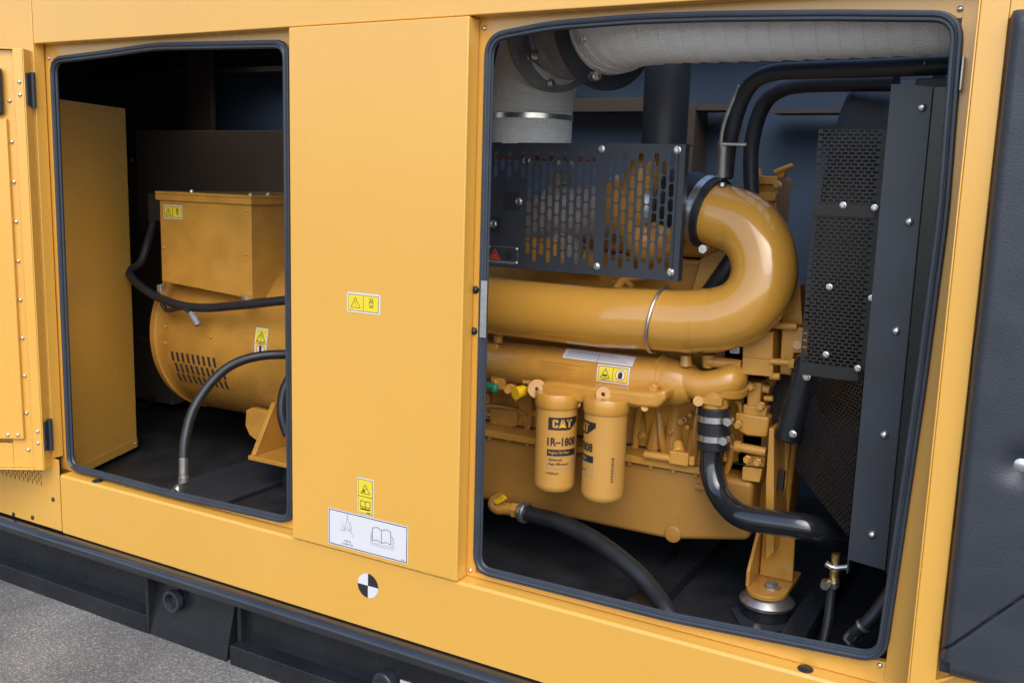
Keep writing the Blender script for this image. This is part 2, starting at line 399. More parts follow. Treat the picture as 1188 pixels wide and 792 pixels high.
# lower left panel with its row of vent slots
h = MB(); vx0, vx1, vz0, vz1 = -3.35, -3.017, 0.504, 0.504 + .075
h.box(-6.0, vx0, 0, .003, .362, .6195); h.box(vx1, -2.922, 0, .003, .362, .6195); h.box(vx0, vx1, 0, .003, .362, vz0); h.box(vx0, vx1, 0, .003, vz1, .6195)
h.perforated((vx0, 0, vz0), (1, 0, 0), (0, 0, 1), vx1 - vx0, vz1 - vz0, .0125, .025, .0062, .020, .003)
h.build('vent_panel', 'yellow', EN)
h = MB(); h.box(-6.0, -2.965, .03, .04, .362, .6195); h.build('vent_lining', 'core', EN)
s = MB(); s.prism([(-2.918, 0, .3575), (-2.918, 0, ZB - .006), (-2.918, .006, ZB), (-2.918, .06, ZB + .002), (-2.918, .06, .3575)], (TOPX + 2.918, 0, 0)); s.build('sill_beam', 'yellow', EN, bevel=.002)
p = MB(); p.box(-1.854, -1.284, -.008, .042, ZB + .002, ZT - .002); CP = p.build('centre_panel', 'yellow', EN, bevel=.004, seg=3)
# recessed door frames: sheet at y .045 with the opening cut out of it
def door_frame(x0, x1, ox0, ox1, top, oz0, ox1b=None, oz1=None):
    ox1b = ox1 if ox1b is None else ox1b; oz1 = oz0 if oz1 is None else oz1
    b = MB(); Y0, Y1 = .045, .06
    b.box(x0, ox0, Y0, Y1, ZB + .003, ZT + .0); b.hexa([(ox1b, Y0, ZB + .003), (x1, Y0, ZB + .003), (x1, Y1, ZB + .003), (ox1b, Y1, ZB + .003), (ox1, Y0, ZT), (x1, Y0, ZT), (x1, Y1, ZT), (ox1, Y1, ZT)]); b.hexa([(ox0, Y0, ZB + .003), (ox1b, Y0, ZB + .003), (ox1b, Y1, ZB + .003), (ox0, Y1, ZB + .003), (ox0, Y0, oz0), (ox1b, Y0, oz1), (ox1b, Y1, oz1), (ox0, Y1, oz0)])
    for (xa, za), (xb, zb) in zip(top, top[1:]):
        b.hexa([(xa, Y0, za), (xb, Y0, zb), (xb, Y1, zb), (xa, Y1, za), (xa, Y0, ZT), (xb, Y0, ZT), (xb, Y1, ZT), (xa, Y1, ZT)])
    return b.build('door_frame', 'yellow', EN)
def seal(pts, inset=0):
    prof = []
    for k in range(42):                     # bulb with a lip and two grooves
        a = 2 * pi * k / 42; r = .0104 + .0017 * cos(7 * a); prof.append((cos(a) * r * 1.12, sin(a) * r * 1.0))
    b = MB(); b.tube(pts, 0, closed=True, prof=prof, up=(0, -1, 0)); return b.build('door_seal', 'seal', EN)
def rounded(corners, r=.045, y=.034):
    out = []; n = len(corners)
    for i in range(n):
        a, b, c = V(corners[i - 1]), V(corners[i]), V(corners[(i + 1) % n]); rr = min(r, (a - b).length * .4, (c - b).length * .4)
        p0 = b + (a - b).normalized() * rr; p1 = b + (c - b).normalized() * rr
        for k in range(7):
            t = k / 6; q = p0 * (1 - t) ** 2 + b * 2 * t * (1 - t) + p1 * t * t; out.append(V((q.x, y, q.z)))
    return out
lx0, lx1, lz0 = -2.925, -1.90, .633
L_top = [(-2.896, 0.034, 1.957), (-2.653, 0.034, 1.968), (-2.419, 0.034, 1.982), (-1.897, 0.034, 1.969)]
seal(rounded([(-2.905, 0.034, 0.591)] + L_top + [(-1.895, 0.034, 0.600), (-2.400, 0.034, 0.587)]))
door_frame(-2.99, -1.825, -2.926, -1.912, [(-2.926, 1.954), (-2.673, 1.965), (-2.438, 1.98), (-1.912, 1.967)], 0.583, None, 0.593)
R_top = [(-1.250, 0.034, 1.958), (-1.082, 0.034, 1.978), (-0.867, 0.034, 1.982), (-0.688, 0.034, 1.978), (-0.454, 0.034, 1.968), (-0.210, 0.034, 1.953)]
seal(rounded([(-1.246, 0.034, 0.600)] + R_top + [(-0.201, 0.034, 1.577), (-0.210, 0.034, 1.229), (-0.233, 0.034, 0.634), (-0.702, 0.034, 0.605)]))
door_frame(-1.305, .6, -1.258, -0.203, [(-1.258, 1.956), (-1.09, 1.976), (-0.693, 1.976), (-0.203, 1.951)], 0.588 - .004, -0.224, 0.627 - .004)
# fasteners on the frames, latch strike
for q in ((-1.319, 0.045, 1.974), (-1.272, 0.045, 1.982), (-0.209, 0.045, 1.968), (-1.274, 0.045, 0.587), (-0.235, 0.045, 0.613), (-2.995, 0.045, 1.859), (-2.933, 0.045, 1.965), (-2.982, 0.045, 0.700)): bolt(EN, q, (0, -1, 0), .0065, .006, kind='dome', name='rivet')
for q in ((-1.279, 0.045, 1.341), (-1.281, 0.045, 1.234)): bolt(EN, q, (0, -1, 0), .010, .008, 'rubber', 'dome', name='screw')
for q in ((-2.960, 0.000, 0.471), (-3.191, 0.000, 0.370), (-3.081, 0.000, 0.380)): bolt(EN, q, (0, -1, 0), .008, .006, 'rubber', 'dome', name='screw')
b = MB(); b.box(-1.244 - .004, -1.244 + .014, .018, .0195, 1.225, 1.369); b.build('latch_strike', 'zinc', EN, bevel=.0005)
for q in ((-2.75, .022, .570), (-.385, .024, .570)):
    b = MB(); b.lathe((q[0], q[1], .5692), (0, 0, 1), [(0, .017), (.003, .017), (.005, .013)], 24); b.build('drain_plug', 'rubber', EN)
# interior lining, roof, floor tray, posts
def wallbox(name, m, *a, **k): b = MB(); b.box(*a); return b.build(name, m, EN, **k)
b = MB(); b.box(-6.0, -3.35, .081, 1.7, 2.2, 2.24); b.box(-2.15, -1.75, .081, 1.7, 2.2, 2.24); b.box(-3.3495, -2.1505, .081, .75, 2.2, 2.24); b.box(-3.3495, -2.1505, 1.3, 1.7, 2.2, 2.24); b.box(.0, TOPX, .081, 1.7, 2.2, 2.24); b.box(-1.7495, -.0005, .081, .40, 2.2, 2.24); b.box(-1.7495, -.0005, 1.45, 1.7, 2.2, 2.24); b.build('roof', 'wall', EN)  # unseen roof, its openings added to let sky light into the bays
b = MB()
for k in range(11): x = -1.70 + .165 * k; b.hexa([(x, .4005, 2.20), (x + .004, .4005, 2.20), (x + .004, 1.4495, 2.20), (x, 1.4495, 2.20), (x - .03, .4005, 2.25), (x - .026, .4005, 2.25), (x - .026, 1.4495, 2.25), (x - .03, 1.4495, 2.25)])
b.build('added_light_grille', 'black_sheet', EN)  # made-up slats over the added light opening, right bay
b = MB()
for k in range(7): x = -3.3 + .165 * k; b.hexa([(x, .7505, 2.20), (x + .004, .7505, 2.20), (x + .004, 1.2995, 2.20), (x, 1.2995, 2.20), (x - .03, .7505, 2.25), (x - .026, .7505, 2.25), (x - .026, 1.2995, 2.25), (x - .03, 1.2995, 2.25)])
b.build('added_light_grille', 'black_sheet', EN)  # made-up slats over the added light opening, left bay
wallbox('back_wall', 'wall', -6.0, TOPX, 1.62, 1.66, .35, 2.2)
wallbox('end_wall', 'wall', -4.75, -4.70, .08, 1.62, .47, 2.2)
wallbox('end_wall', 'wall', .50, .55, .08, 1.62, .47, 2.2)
wallbox('floor_tray', 'floor', -4.7, .5, .061, 1.62, .44, .46)
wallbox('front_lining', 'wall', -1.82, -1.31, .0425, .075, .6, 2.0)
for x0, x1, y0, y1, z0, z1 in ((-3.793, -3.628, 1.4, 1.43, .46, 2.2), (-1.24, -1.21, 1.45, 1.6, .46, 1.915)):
    wallbox('frame_post', 'shaded_yellow', x0, x1, y0, y1, z0, z1, bevel=.003)
wallbox('frame_rail', 'shaded_yellow', -4.6, -3.177, 1.45, 1.6, 2.086, 2.11)
wallbox('frame_rail', 'shaded_yellow', -2.161, -1.388, 1.5, 1.6, 1.893, 1.945, bevel=.003)
wallbox('frame_rail', 'shaded_yellow', -1.244, -1.088, 1.46, 1.58, 1.893, 1.915)
wallbox('frame_rail', 'shaded_yellow', -0.929, -0.595, 1.46, 1.58, 1.881, 1.892)
b = MB(); b.box(-2.75, -2.45, .2, 1.5, .461, .475); b.build('floor_strip', 'black_sheet', EN, bevel=.003)
b = MB(); b.box(-0.639 - .28, -0.639 - .2, .1, 1.5, .461, .50); b.build('floor_beam', 'black_paint', EN, bevel=.004)
b = MB(); b.box(-.50, -.44, .1, 1.5, .461, .52); b.build('floor_beam', 'black_paint', EN, bevel=.004)

# ---- labels on the enclosure
def eng_icon(d, u, v, s, m, lay, w):
    d.circ_line(u, v - s * .08, s * .3, w, m, lay); d.outline([(u - s * .16, v + s * .2), (u - s * .2, v + s * .46), (u + s * .2, v + s * .46), (u + s * .16, v + s * .2)], w, m, lay)
    d.outline([(u - s * .22, v + s * .12), (u, v - s * .02), (u + s * .22, v + s * .12)], w, m, lay, False); d.rect(u - s * .28, v - s * .56, u + s * .28, v - s * .47, m, lay)
def book(d, u, v, w_, h_, m, lay, w):
    d.outline([(u - w_ / 2, v + h_ * .4), (u - w_ * .25, v + h_ * .5), (u, v + h_ * .36), (u + w_ * .25, v + h_ * .5), (u + w_ / 2, v + h_ * .4), (u + w_ / 2, v - h_ * .42), (u + w_ * .25, v - h_ * .34), (u, v - h_ * .46), (u - w_ * .25, v - h_ * .34), (u - w_ / 2, v - h_ * .42)], w, m, lay)
    d.outline([(u, v + h_ * .36), (u, v - h_ * .46)], w, m, lay, False)
FY = -.0082
def wide_label(fn, x0, x1, z0, z1, name, parent, label, w, step=None, hand=False):
    d = Decal(fn, ['white', 'lyellow', 'ink', 'red'], step)
    W_, H_ = x1 - x0, z1 - z0; e = H_ * .10
    if step: d.rect(x0, z0, x1, z1, 'white', 0); d.rect(x0 + e, z0 + e, x1 - e, z1 - e, 'lyellow', 1)
    else: d.rect(x0, z0, x1, z1, 'white', 0, r=e); d.rect(x0 + e, z0 + e, x1 - e, z1 - e, 'lyellow', 1)
    d.box_outline(x0 + e, z0 + e, x1 - e, z1 - e, w * .8, 'ink', 2); xm = (x0 + x1) / 2
    d.outline([(xm, z0 + e), (xm, z1 - e)], w * .8, 'ink', 2, False)
    zc = (z0 + z1) / 2; d.warn((x0 + xm) / 2 + e * .3, zc, H_ * .5, 'ink', 2, w, not hand)
    if hand:
        d.rect((x0 + xm) / 2 - H_ * .12, zc - H_ * .16, (x0 + xm) / 2 + H_ * .16, zc - H_ * .06, 'ink', 2); d.rect((x0 + xm) / 2 - H_ * .16, zc - H_ * .36, (x0 + xm) / 2 + H_ * .16, zc - H_ * .33, 'ink', 2)
        cx = (xm + x1) / 2 - e * .3; d.circle(cx, zc, H_ * .29, 'white', 2); d.circ_line(cx, zc, H_ * .29, w * 1.1, 'red', 3)
        d.poly([(cx - H_ * .12, zc - H_ * .2), (cx + H_ * .1, zc - H_ * .2), (cx + H_ * .14, zc + H_ * .06), (cx + H_ * .04, zc + H_ * .2), (cx - H_ * .06, zc + H_ * .17), (cx - H_ * .13, zc + H_ * .02)], 'ink', 3)
    else: eng_icon(d, (xm + x1) / 2 - e * .3, zc + H_ * .06, H_ * .42, 'ink', 2, w)
    return d.build(name, parent, label)
wide_label(on_front(FY), -1.652, -1.54, 1.256, 1.31, 'warning_label', CP, 'small yellow warning label with triangle and engine symbol on centre panel', .0012)
x0, x1, z0, z1 = -1.615, -1.557, 0.686 + .008, 0.793 + .006
d = Decal(on_front(FY), ['white', 'lyellow', 'ink']); d.rect(x0, z0, x1, z1, 'white', 0, r=.005); d.rect(x0 + .004, z0 + .004, x1 - .004, z1 - .004, 'lyellow', 1)
zm = z0 + (z1 - z0) * .50; xm = (x0 + x1) / 2; d.box_outline(x0 + .004, z0 + .004, x1 - .004, z1 - .004, .0012, 'ink', 2); d.outline([(x0 + .004, zm), (x1 - .004, zm)], .0014, 'ink', 2, False)
d.warn(xm, zm + .022, .026, 'ink', 2, .0015, False); d.poly([(xm - .010, zm + .0125), (xm - .001, zm + .0125), (xm - .006, zm + .022)], 'ink', 2); d.outline([(xm - .005, zm + .016), (xm + .004, zm + .024)], .0012, 'ink', 2, False)
book(d, xm, zm - .022, .034, .02, 'ink', 2, .0016); d.rect(xm - .017, zm - .038, xm + .017, zm - .034, 'ink', 2); d.rect(xm + .005, z0 + .006, xm + .018, z0 + .0085, 'ink', 2)
d.build('warning_label', CP, 'upright yellow warning label with book symbol on lower centre panel')
x0, x1, z0, z1 = -1.718, -1.441, 0.575 + .008, 0.683 + .008
d = Decal(on_front(FY), ['white', 'ink', 'grey_ink']); d.rect(x0, z0, x1, z1, 'white', 0, r=.005)
W_, H_ = x1 - x0, z1 - z0; d.box_outline(x0 + .004, z0 + .004, x1 - .004, z1 - .004, .0022, 'ink', 1)
bx, bz = x0 + W_ * .68, z0 + H_ * .5
book(d, bx, bz + .008, .062, .044, 'ink', 1, .0014)
for k in (1, 2): o_ = .005 * k; d.outline([(bx - .031 - o_ * .6, bz + .02 - o_), (bx - .031 - o_ * .6, bz - .012 - o_), (bx, bz - .014 - o_), (bx + .031 + o_, bz - .012 - o_), (bx + .031 + o_, bz + .02 - o_), (bx + .031, bz + .02 - o_)], .001, 'grey_ink', 1, False)
gx, gz = x0 + W_ * .25, z0 + H_ * .62
d.outline([(gx - .012, gz - .014), (gx, gz + .024), (gx + .012, gz - .014)], .0012, 'grey_ink', 1, False); d.outline([(gx, gz + .024), (gx, gz + .034)], .0014, 'grey_ink', 1, False)
d.outline([(gx - .024, gz + .006), (gx - .014, gz - .002), (gx - .024, gz - .018), (gx + .006, gz - .012), (gx + .024, gz - .026), (gx + .018, gz - .03)], .0008, 'grey_ink', 1, False)
d.outline([(gx + .010, gz + .014), (gx + .016, gz - .002), (gx + .010, gz - .012)], .001, 'grey_ink', 1, False); d.outline([(gx - .02, gz - .022), (gx + .0, gz - .004), (gx + .018, gz - .02)], .0008, 'grey_ink', 1, False)
d.text('5,900 kg', gx - .013, z0 + H_ * .17, gx + .013, z0 + H_ * .22, 'ink', 1, .01); d.text('(13,000 lbs)', gx - .02, z0 + H_ * .085, gx + .02, z0 + H_ * .135, 'ink', 1, .01)
d.rect(x1 - .022, z0 + .008, x1 - .01, z0 + .0105, 'grey_ink', 1)
d.build('lifting_label', CP, 'white lifting instruction label with open book drawing on centre panel')
cx, cz, r = -1.582, 0.485, .036
d = Decal(on_front(0), ['white', 'ink'])
for k, m in enumerate(('ink', 'white', 'ink', 'white')): d.circle(cx, cz, r, m, 0, n=12, a0=90 * k, a1=90 * k + 90)
d.build('balance_mark', EN, 'round black and white quartered centre of gravity mark on the sill')

# ---- left door, swung well open
def fastened(parent, pts, ax, r=.006, h=.005, kind='dome', name='rivet'):
    for q in pts: bolt(parent, q, ax, r, h, 'zinc', kind, name)
a = radians(31); hp = V((-2.961 + .004, -.004, 0)); u = V((-cos(a), -sin(a), 0)); n = V((sin(a), -cos(a), 0))
zb, zt = .592, 1.985
DL = MB(); DL.obox(hp, u, n, 0, .95, -.004, 0, zb, zt)           # outer skin
DL.obox(hp, u, n, 0, .004, .0005, .05, zb, zt); DL.obox(hp, u, n, .0045, .035, .0455, .05, zb, zt)
DL.obox(hp, u, n, .0355, .95, .0005, .05, zt - .004, zt); DL.obox(hp, u, n, .0355, .95, .0005, .05, zb, zb + .004)
DL.obox(hp, u, n, .0355, .11, .030, .034, zb + .0045, zt - .0045); DL.obox(hp, u, n, .1105, .95, .030, .034, zb + .0045, zb + .09); DL.obox(hp, u, n, .1105, .95, .030, .034, zt - .09, zt - .0045)
door_l = DL.build('door', 'yellow', EN, bevel=.002, label='yellow door swung open at the left edge, inner side showing')
cv = MB(); cv.obox(hp, u, n, .066, .9, .0345, .048, .70, 1.765); cv.build('cover_plate', 'yellow', door_l, bevel=.003)
fo = MB(); fo.obox(hp, u, n, .072, .9, .0345, .065, 1.775, 1.925); fo.build('foam_pad', 'foam', door_l, bevel=.012)
for k in range(10): bolt(door_l, hp + u * .058 + n * .0345 + V((0, 0, .66 + k * .129)), n, .0065, .006, 'zinc', 'dome', 'rivet')
for z in (.715, .715): bolt(door_l, hp + u * .085 + n * .048 + V((0, 0, z)), n, .0065, .006, 'zinc', 'dome', 'rivet')
bolt(door_l, hp + u * .118 + n * .048 + V((0, 0, .715)), n, .0065, .006, 'zinc', 'dome', 'rivet')
for z in (1.86, 0.709):
    hg = MB(); hg.cyl(hp + n * .012 + u * -.008 + V((0, 0, z - .055)), hp + n * .012 + u * -.008 + V((0, 0, z + .055)), .0085, n=14)
    hg.obox(hp, u, n, -.004, -.001, .01, .045, z - .05, z + .05); hg.build('hinge', 'black_sheet', door_l)
    for dz in (-.02, .02): bolt(door_l, hp + u * .017 + n * .05 + V((0, 0, z + dz)), n, .0065, .006, 'zinc', 'dome', 'rivet')

# ---- right door, folded back flat against the wall
rx = -0.17; sw = .052
DR = MB(); zb, zt = .55, 1.99
DR.box(rx, rx + 1.0, -.012, -.008, zb, zt); DR.box(rx, rx + .004, -.057, -.0125, zb, zt); DR.box(rx + .0045, rx + sw, -.057, -.053, zb, zt)
DR.box(rx + sw + .0005, rx + 1.0, -.057, -.0125, zt - .004, zt); DR.box(rx + sw + .0005, rx + 1.0, -.057, -.053, zt - .06, zt - .0045)
DR.box(rx + .0045, rx + 1.0, -.057, -.0125, zb, zb + .004)
door_r = DR.build('door', 'yellow', EN, bevel=.003, label='open door at the right edge lined with black padded foam')
def pad(name, fnz, sign):
    """padded foam sheet as a height field: soft edge, wavy left side, button dimple, mitre seam"""
    b = MB(); xs = [.0032 * i for i in range(100)] + [.3168 + .0332 * i for i in range(1, 21)]; zs = [.0036 * i for i in range(120)]; zs += [zs[-1] + .0145 * i for i in range(1, 200)]; nx = len(xs) - 1; X0, X1 = rx + sw + .003, rx + .98; Z0, Z1_ = 0.69 - .012, 1.945
    bx, bz = -0.014, 1.126; vs = []; zs = [q for q in zs if Z0 + q < Z1_ + .01]; nz = len(zs) - 1; Z1 = Z0 + zs[-1]
    for j in range(nz + 1):
        for i in range(nx + 1):
            t = xs[i] / xs[-1]; z = Z0 + zs[j]
            wav = .006 * noise.noise((0, 0, z * 5)) + .003 * noise.noise((3, 0, z * 17))
            x = X0 + wav * (1 - t) + (X1 - X0) * t
            ed = min((x - X0) / .022, (z - Z0) / .03, (Z1 - z) / .03, 1); ed = max(ed, 0); h_ = .034 * sqrt(1 - (1 - ed) ** 2)
            h_ += (.004 * noise.noise((x * 4, 2, z * 3.1)) + .0015 * noise.noise((x * 14, 5, z * 14))) * ed
            dd = sqrt((x - bx) ** 2 + (z - bz) ** 2); h_ -= .022 * math.exp(-(dd / .029) ** 2) * 1.0
            sm = (z - .703) - (x + .136) * 1.17; h_ -= (.015 * math.exp(-(sm / .0022) ** 2) - .002 * (sm > 0)) * (x - X0 < .31)
            if x - X0 < .02 and z - Z0 < .035: h_ = min(h_, .004)
            vs.append((x, -.050 - h_, z))
    fs = [(j * (nx + 1) + i, j * (nx + 1) + i + 1, (j + 1) * (nx + 1) + i + 1, (j + 1) * (nx + 1) + i) for j in range(nz) for i in range(nx)]
    b.add(vs, fs); b.box(X0 + .012, X1, -.050, -.0125, Z0 + .012, Z1 - .012)
    o = b.build(name, 'foam', door_r, ang=80)
    w = MB(); w.lathe((bx, -.060, bz), (0, -1, 0), [(0, .024), (.003, .024), (.005, .021)], 28); w.build('button_washer', 'black_sheet', o)
    bolt(o, (bx, -.065, bz), (0, -1, 0), .0165, .007, 'zinc', 'dome', 'button_screw')
pad('foam_pad', None, 1)
lp = MB(); Zl = 0.652; lp.prism([(rx + sw - .002, -.0585, Zl), (rx + sw + .034, -.0585, Zl + .024), (rx + sw + .034, -.0585, Zl + .029), (rx + sw - .004, -.0585, Zl + .006)], (0, .008, 0)); lp.build('corner_lip', 'yellow', door_r)
hg = MB(); hg.box(-0.191 - .003, -0.191 + .002, .012, .044, 1.813, 1.877); hg.build('hinge', 'steel', door_r, bevel=.002)
# ================================================================== left compartment
SP = thing('sheet_panel', (-2.98, .2, .46), 'tall plain yellow sheet panel standing inside the left doorway', 'panel')
a = radians(20); u = V((sin(a), -cos(a), 0)); n = V((cos(a), sin(a), 0)); q = V((-3.232, .58, 0)); zb_, zt_ = 0.483, 1.849
b = MB(); b.obox(q, u, n, 0, .525, -.003, 0, zb_ + .012, zt_); b.obox(q, u, n, 0, .003, -.03, -.0035, zb_ + .02, zt_ - .02); b.build('sheet', 'yellow', SP, bevel=.001)
b = MB(); b.obox(q, u, n, -.001, .525, .0005, .003, zb_, zb_ + .035); fl_ = b.build('bottom_fold', 'yellow', SP, bevel=.001)
bolt(SP, q + u * .02 + n * .003 + V((0, 0, zb_ + .02)), n, .005, .005, kind='dome', name='rivet')
b = MB(); b.obox(q, u, n, .02, .25, -.06, -.031, .4605, zb_ + .06); b.build('foot_channel', 'black_paint', SP)

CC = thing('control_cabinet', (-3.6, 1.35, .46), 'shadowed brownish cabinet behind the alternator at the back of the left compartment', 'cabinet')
b = MB(); b.box(-4.002 - .6, -3.661 + .9, 1.2, 1.55, .56, 1.648); b.build('body', 'shaded_yellow', CC, bevel=.003)
b = MB(); b.box(-3.834, -2.742, 1.12, 1.19, 1.528 - .2, 1.796); b.build('upper_box', 'shaded_yellow', CC, bevel=.003)
b = MB(); b.box(-3.919 - .4, -3.733 + .1, 1.12, 1.19, .50, .80); b.build('lower_box', 'shaded_yellow', CC, bevel=.003)
for q in ((-3.923, 1.170, 1.657), (-3.696, 1.170, 1.657)): bolt(CC, q, (0, -1, 0), .01, .008)
for q in ((-3.784, 1.050, 0.417), (-3.642, 1.050, 0.375)):
    b = MB(); b.cyl(q, V(q) + V((.03, -.02, -.005)), .014, .011, 12); b.build('cable_gland', 'zinc', CC)
b = MB(); b.tube(catmull([(-3.854, 1.000, 0.490), (-3.731, 1.000, 0.511), (-3.647, 1.000, 0.532), (-3.622, 1.000, 0.560)]), .012); b.build('cable_stub', 'rubber', CC)
b = MB(); b.box(-4.279, -4.053, 1.58, 1.61, 1.919, 2.006); b.build('data_plate', 'shaded_yellow', CC)

AL = thing('alternator', (-2.7, .88, .46), 'yellow alternator with square terminal box on a slotted round barrel', 'alternator')
ax0, ay, az, ar = -3.13, .90, .965, .345
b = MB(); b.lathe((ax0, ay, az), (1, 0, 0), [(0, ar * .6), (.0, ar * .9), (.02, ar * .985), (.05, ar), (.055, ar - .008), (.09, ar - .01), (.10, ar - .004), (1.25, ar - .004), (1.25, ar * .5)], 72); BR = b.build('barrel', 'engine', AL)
b = MB(); b.lathe((ax0 + 1.0, ay, az), (1, 0, 0), [(0, ar - .005), (.0, ar + .02), (.06, ar + .03), (.12, ar + .03), (.12, ar - .005)], 60); b.build('flange_ring', 'engine', AL)
f = on_cyl_x(ay, az, ar - .0035)
d = Decal(f, ['ink'])
for row, (v0, n_) in enumerate(((-.05, 9), (-.098, 10), (-.146, 10))):
    for k in range(n_):
        xx = ax0 + .135 + .0285 * k + (.008 if row % 2 else 0)
        for q in range(4): d.poly([(xx, v0 - .01 * q), (xx + .012, v0 - .01 * q), (xx + .012, v0 - .01 * q - .01), (xx, v0 - .01 * q - .01)], 'ink', 0)
d.mb.build('vent_slots', ['core'], BR, weld=False)
for xx, v in ((.11, .045), (.11, -.02), (.36, .03)): bolt(BR, f(ax0 + xx, v, 0), f(0, v, 1) - f(0, v, 0), .007, .006, 'engine', 'dome', 'screw')
b = MB(); tx0, tx1, tz0, tz1 = -3.019, -2.545, 1.16, 1.525
b.hexa([(tx0, .55, tz0 + .03), (tx1, .55, tz0), (tx1, 1.25, tz0), (tx0, 1.25, tz0 + .03), (tx0, .55, tz1), (tx1, .55, tz1), (tx1, 1.25, tz1), (tx0, 1.25, tz1)]); TB = b.build('terminal_box', 'engine', AL, bevel=.003)
b = MB(); b.box(tx0 - .012, tx1 + .01, .54, 1.26, tz1 + .001, tz1 + .012); b.box(tx0 - .012, tx1 + .01, .54, .5485, tz1 - .022, tz1 + .0005); b.box(tx1 + .0015, tx1 + .01, .549, 1.26, tz1 - .022, tz1 + .0005); b.build('lid', 'engine', TB, bevel=.002)
for x, y in ((tx0 + .12, .6), (tx1 - .03, .58), (tx1 - .06, .7)): bolt(TB, (x, y, tz1 + .012), (0, 0, 1), .007, .008)
for q in ((-2.567, 0.550, 1.482), (-2.570, 0.550, 1.323), (-3.003, 0.550, 1.322)): bolt(TB, q, (0, -1, 0), .007, .005, 'engine', 'dome', 'screw')
for q in ((-3.004, 0.545, 1.168), (-2.560, 0.545, 1.163)):
    b = MB(); b.box(q[0] - .010, q[0] + .010, .52, .5485, q[2] - .018, q[2] + .012); b.build('latch', 'zinc', TB, bevel=.002)
wide_label(on_front(.5495), -2.997, -2.894, 1.434, 1.486, 'warning_label', TB, 'yellow warning label on the terminal box corner', .0022)
u0 = -2.545; d = Decal(f, ['white', 'lyellow', 'ink', 'red'], .02)
d.rect(u0, -.015, u0 + .06, .09, 'white', 0); d.rect(u0 + .004, -.011, u0 + .056, .086, 'lyellow', 1); d.warn(u0 + .03, .058, .036, 'ink', 2, .0025); d.outline([(u0 + .004, .034), (u0 + .056, .034)], .002, 'ink', 2, False)
d.circle(u0 + .03, .012, .019, 'white', 2); d.circ_line(u0 + .03, .012, .019, .003, 'red', 3); d.rect(u0 + .024, -.002, u0 + .036, .026, 'ink', 3)
d.build('warning_label', BR, 'upright yellow hot surface label on the barrel')
# feet
b = MB(); b.box(-2.509, -2.509 + .8, .48, .78, .575, .592); FT = b.build('foot', 'engine', AL, bevel=.003)
gx = -2.505
b = MB(); b.prism([(gx, .49, .5925), (gx, .775, .5925), (gx, .775, .77), (gx, .60, .77)], (.02, 0, 0)); b.build('gusset', 'engine', FT, bevel=.002)
b = MB(); b.prism([(gx - .001, .60, .5925), (gx - .001, .60, .73), (gx - .10, .60, .735), (gx - .13, .60, .72), (gx - .135, .60, .66), (gx - .115, .60, .625), (gx - .08, .60, .61)], (0, .03, 0)); b.build('foot_web', 'engine', FT, bevel=.004)
b = MB(); b.box(gx + .1, gx + .3, .55, .8, .461, .574); b.build('foot_block', 'black_paint', FT)
bolt(FT, (gx + .12, .6, .5925), (0, 0, 1), .014, .01, 'engine')

def hose(name, pts, r, label, m='rubber', cat='hose', group=None, n=8):
    b = MB(); b.tube(catmull(pts, n), r, n=20); o = b.build(name, m); return tag(o, label, cat, group)
hs = thing('drain_hose', (-2.494, 0.160, 0.558), 'black hose arching up from the left floor in front of the alternator', 'hose', 'black hoses of the generator set')
b = MB(); b.tube(catmull([(-2.497, 0.170, 0.658), (-2.509, 0.190, 0.721), (-2.524, 0.240, 0.806), (-2.506, 0.300, 0.889), (V((-2.464, 0.360, 0.952))), (-2.391, 0.420, 0.985), (-2.305, 0.500, 0.990), (-2.233, 0.600, 0.981)], 10), .0165, n=20); b.build('rubber_tube', 'rubber', hs)
b = MB(); b.tube([(-2.497, 0.170, 0.662), (-2.495, 0.165, 0.572)], [.0155, .0155], n=20); b.lathe((-2.494, 0.165, 0.597), (0, 0, -1), [(0, .017), (.02, .019), (.025, .014)], 20); b.build('ferrule', 'steel', hs)
b = MB(); b.tube(catmull([(-2.495, 0.165, 0.584), (-2.500, 0.165, 0.562), (-2.515, 0.160, 0.542), (-2.540, 0.155, 0.530)]), .014, n=16); b.lathe((-2.507, 0.160, 0.553), V((-.6, 0, -.5)), [(0, .018), (.02, .018)], 6); b.build('elbow_fitting', 'zinc', hs)
cb = hose('power_cable', [(-3.299, 0.620, 1.255), (-3.217, 0.560, 1.205), (-3.132, 0.530, 1.173), (-3.024, 0.520, 1.135), (-2.895, 0.510, 1.114), (-2.758, 0.510, 1.113), (-2.550, 0.500, 1.143), (-2.314, 0.490, 1.183), (-2.074, 0.500, 1.218)], .0165, 'thick black cable sagging under the terminal box', cat='cable', group='black cables around the terminal box')
cb = hose('power_cable', [(-3.097, 0.600, 1.500), (-3.110, 0.600, 1.422), (-3.149, 0.600, 1.335), (-3.174, 0.580, 1.249), (-3.234, 0.570, 1.214)], .016, 'black cable drooping down the left side of the terminal box', cat='cable', group='black cables around the terminal box')
b = MB(); b.box(-3.123, tx0 - .001, .58, .66, 1.419, 1.527); b.build('cable_entry', 'rubber', TB, bevel=.004)
sn = thing('sensor_lead', (-2.861, 0.500, 1.095), 'short black lead with a metal plug hanging above the alternator barrel', 'cable', 'black cables around the terminal box')
b = MB(); b.tube(catmull([(-2.987, 0.520, 1.108), (-2.960, 0.520, 1.084), (-2.896, 0.510, 1.097), (-2.843, 0.500, 1.106), (-2.796, 0.490, 1.089)]), .009); b.build('lead', 'rubber', sn)
b = MB(); b.tube([(-2.800, 0.490, 1.092), (-2.778, 0.490, 1.074), (-2.761, 0.490, 1.050)], [.010, .013, .012]); b.build('plug', 'flange', sn)
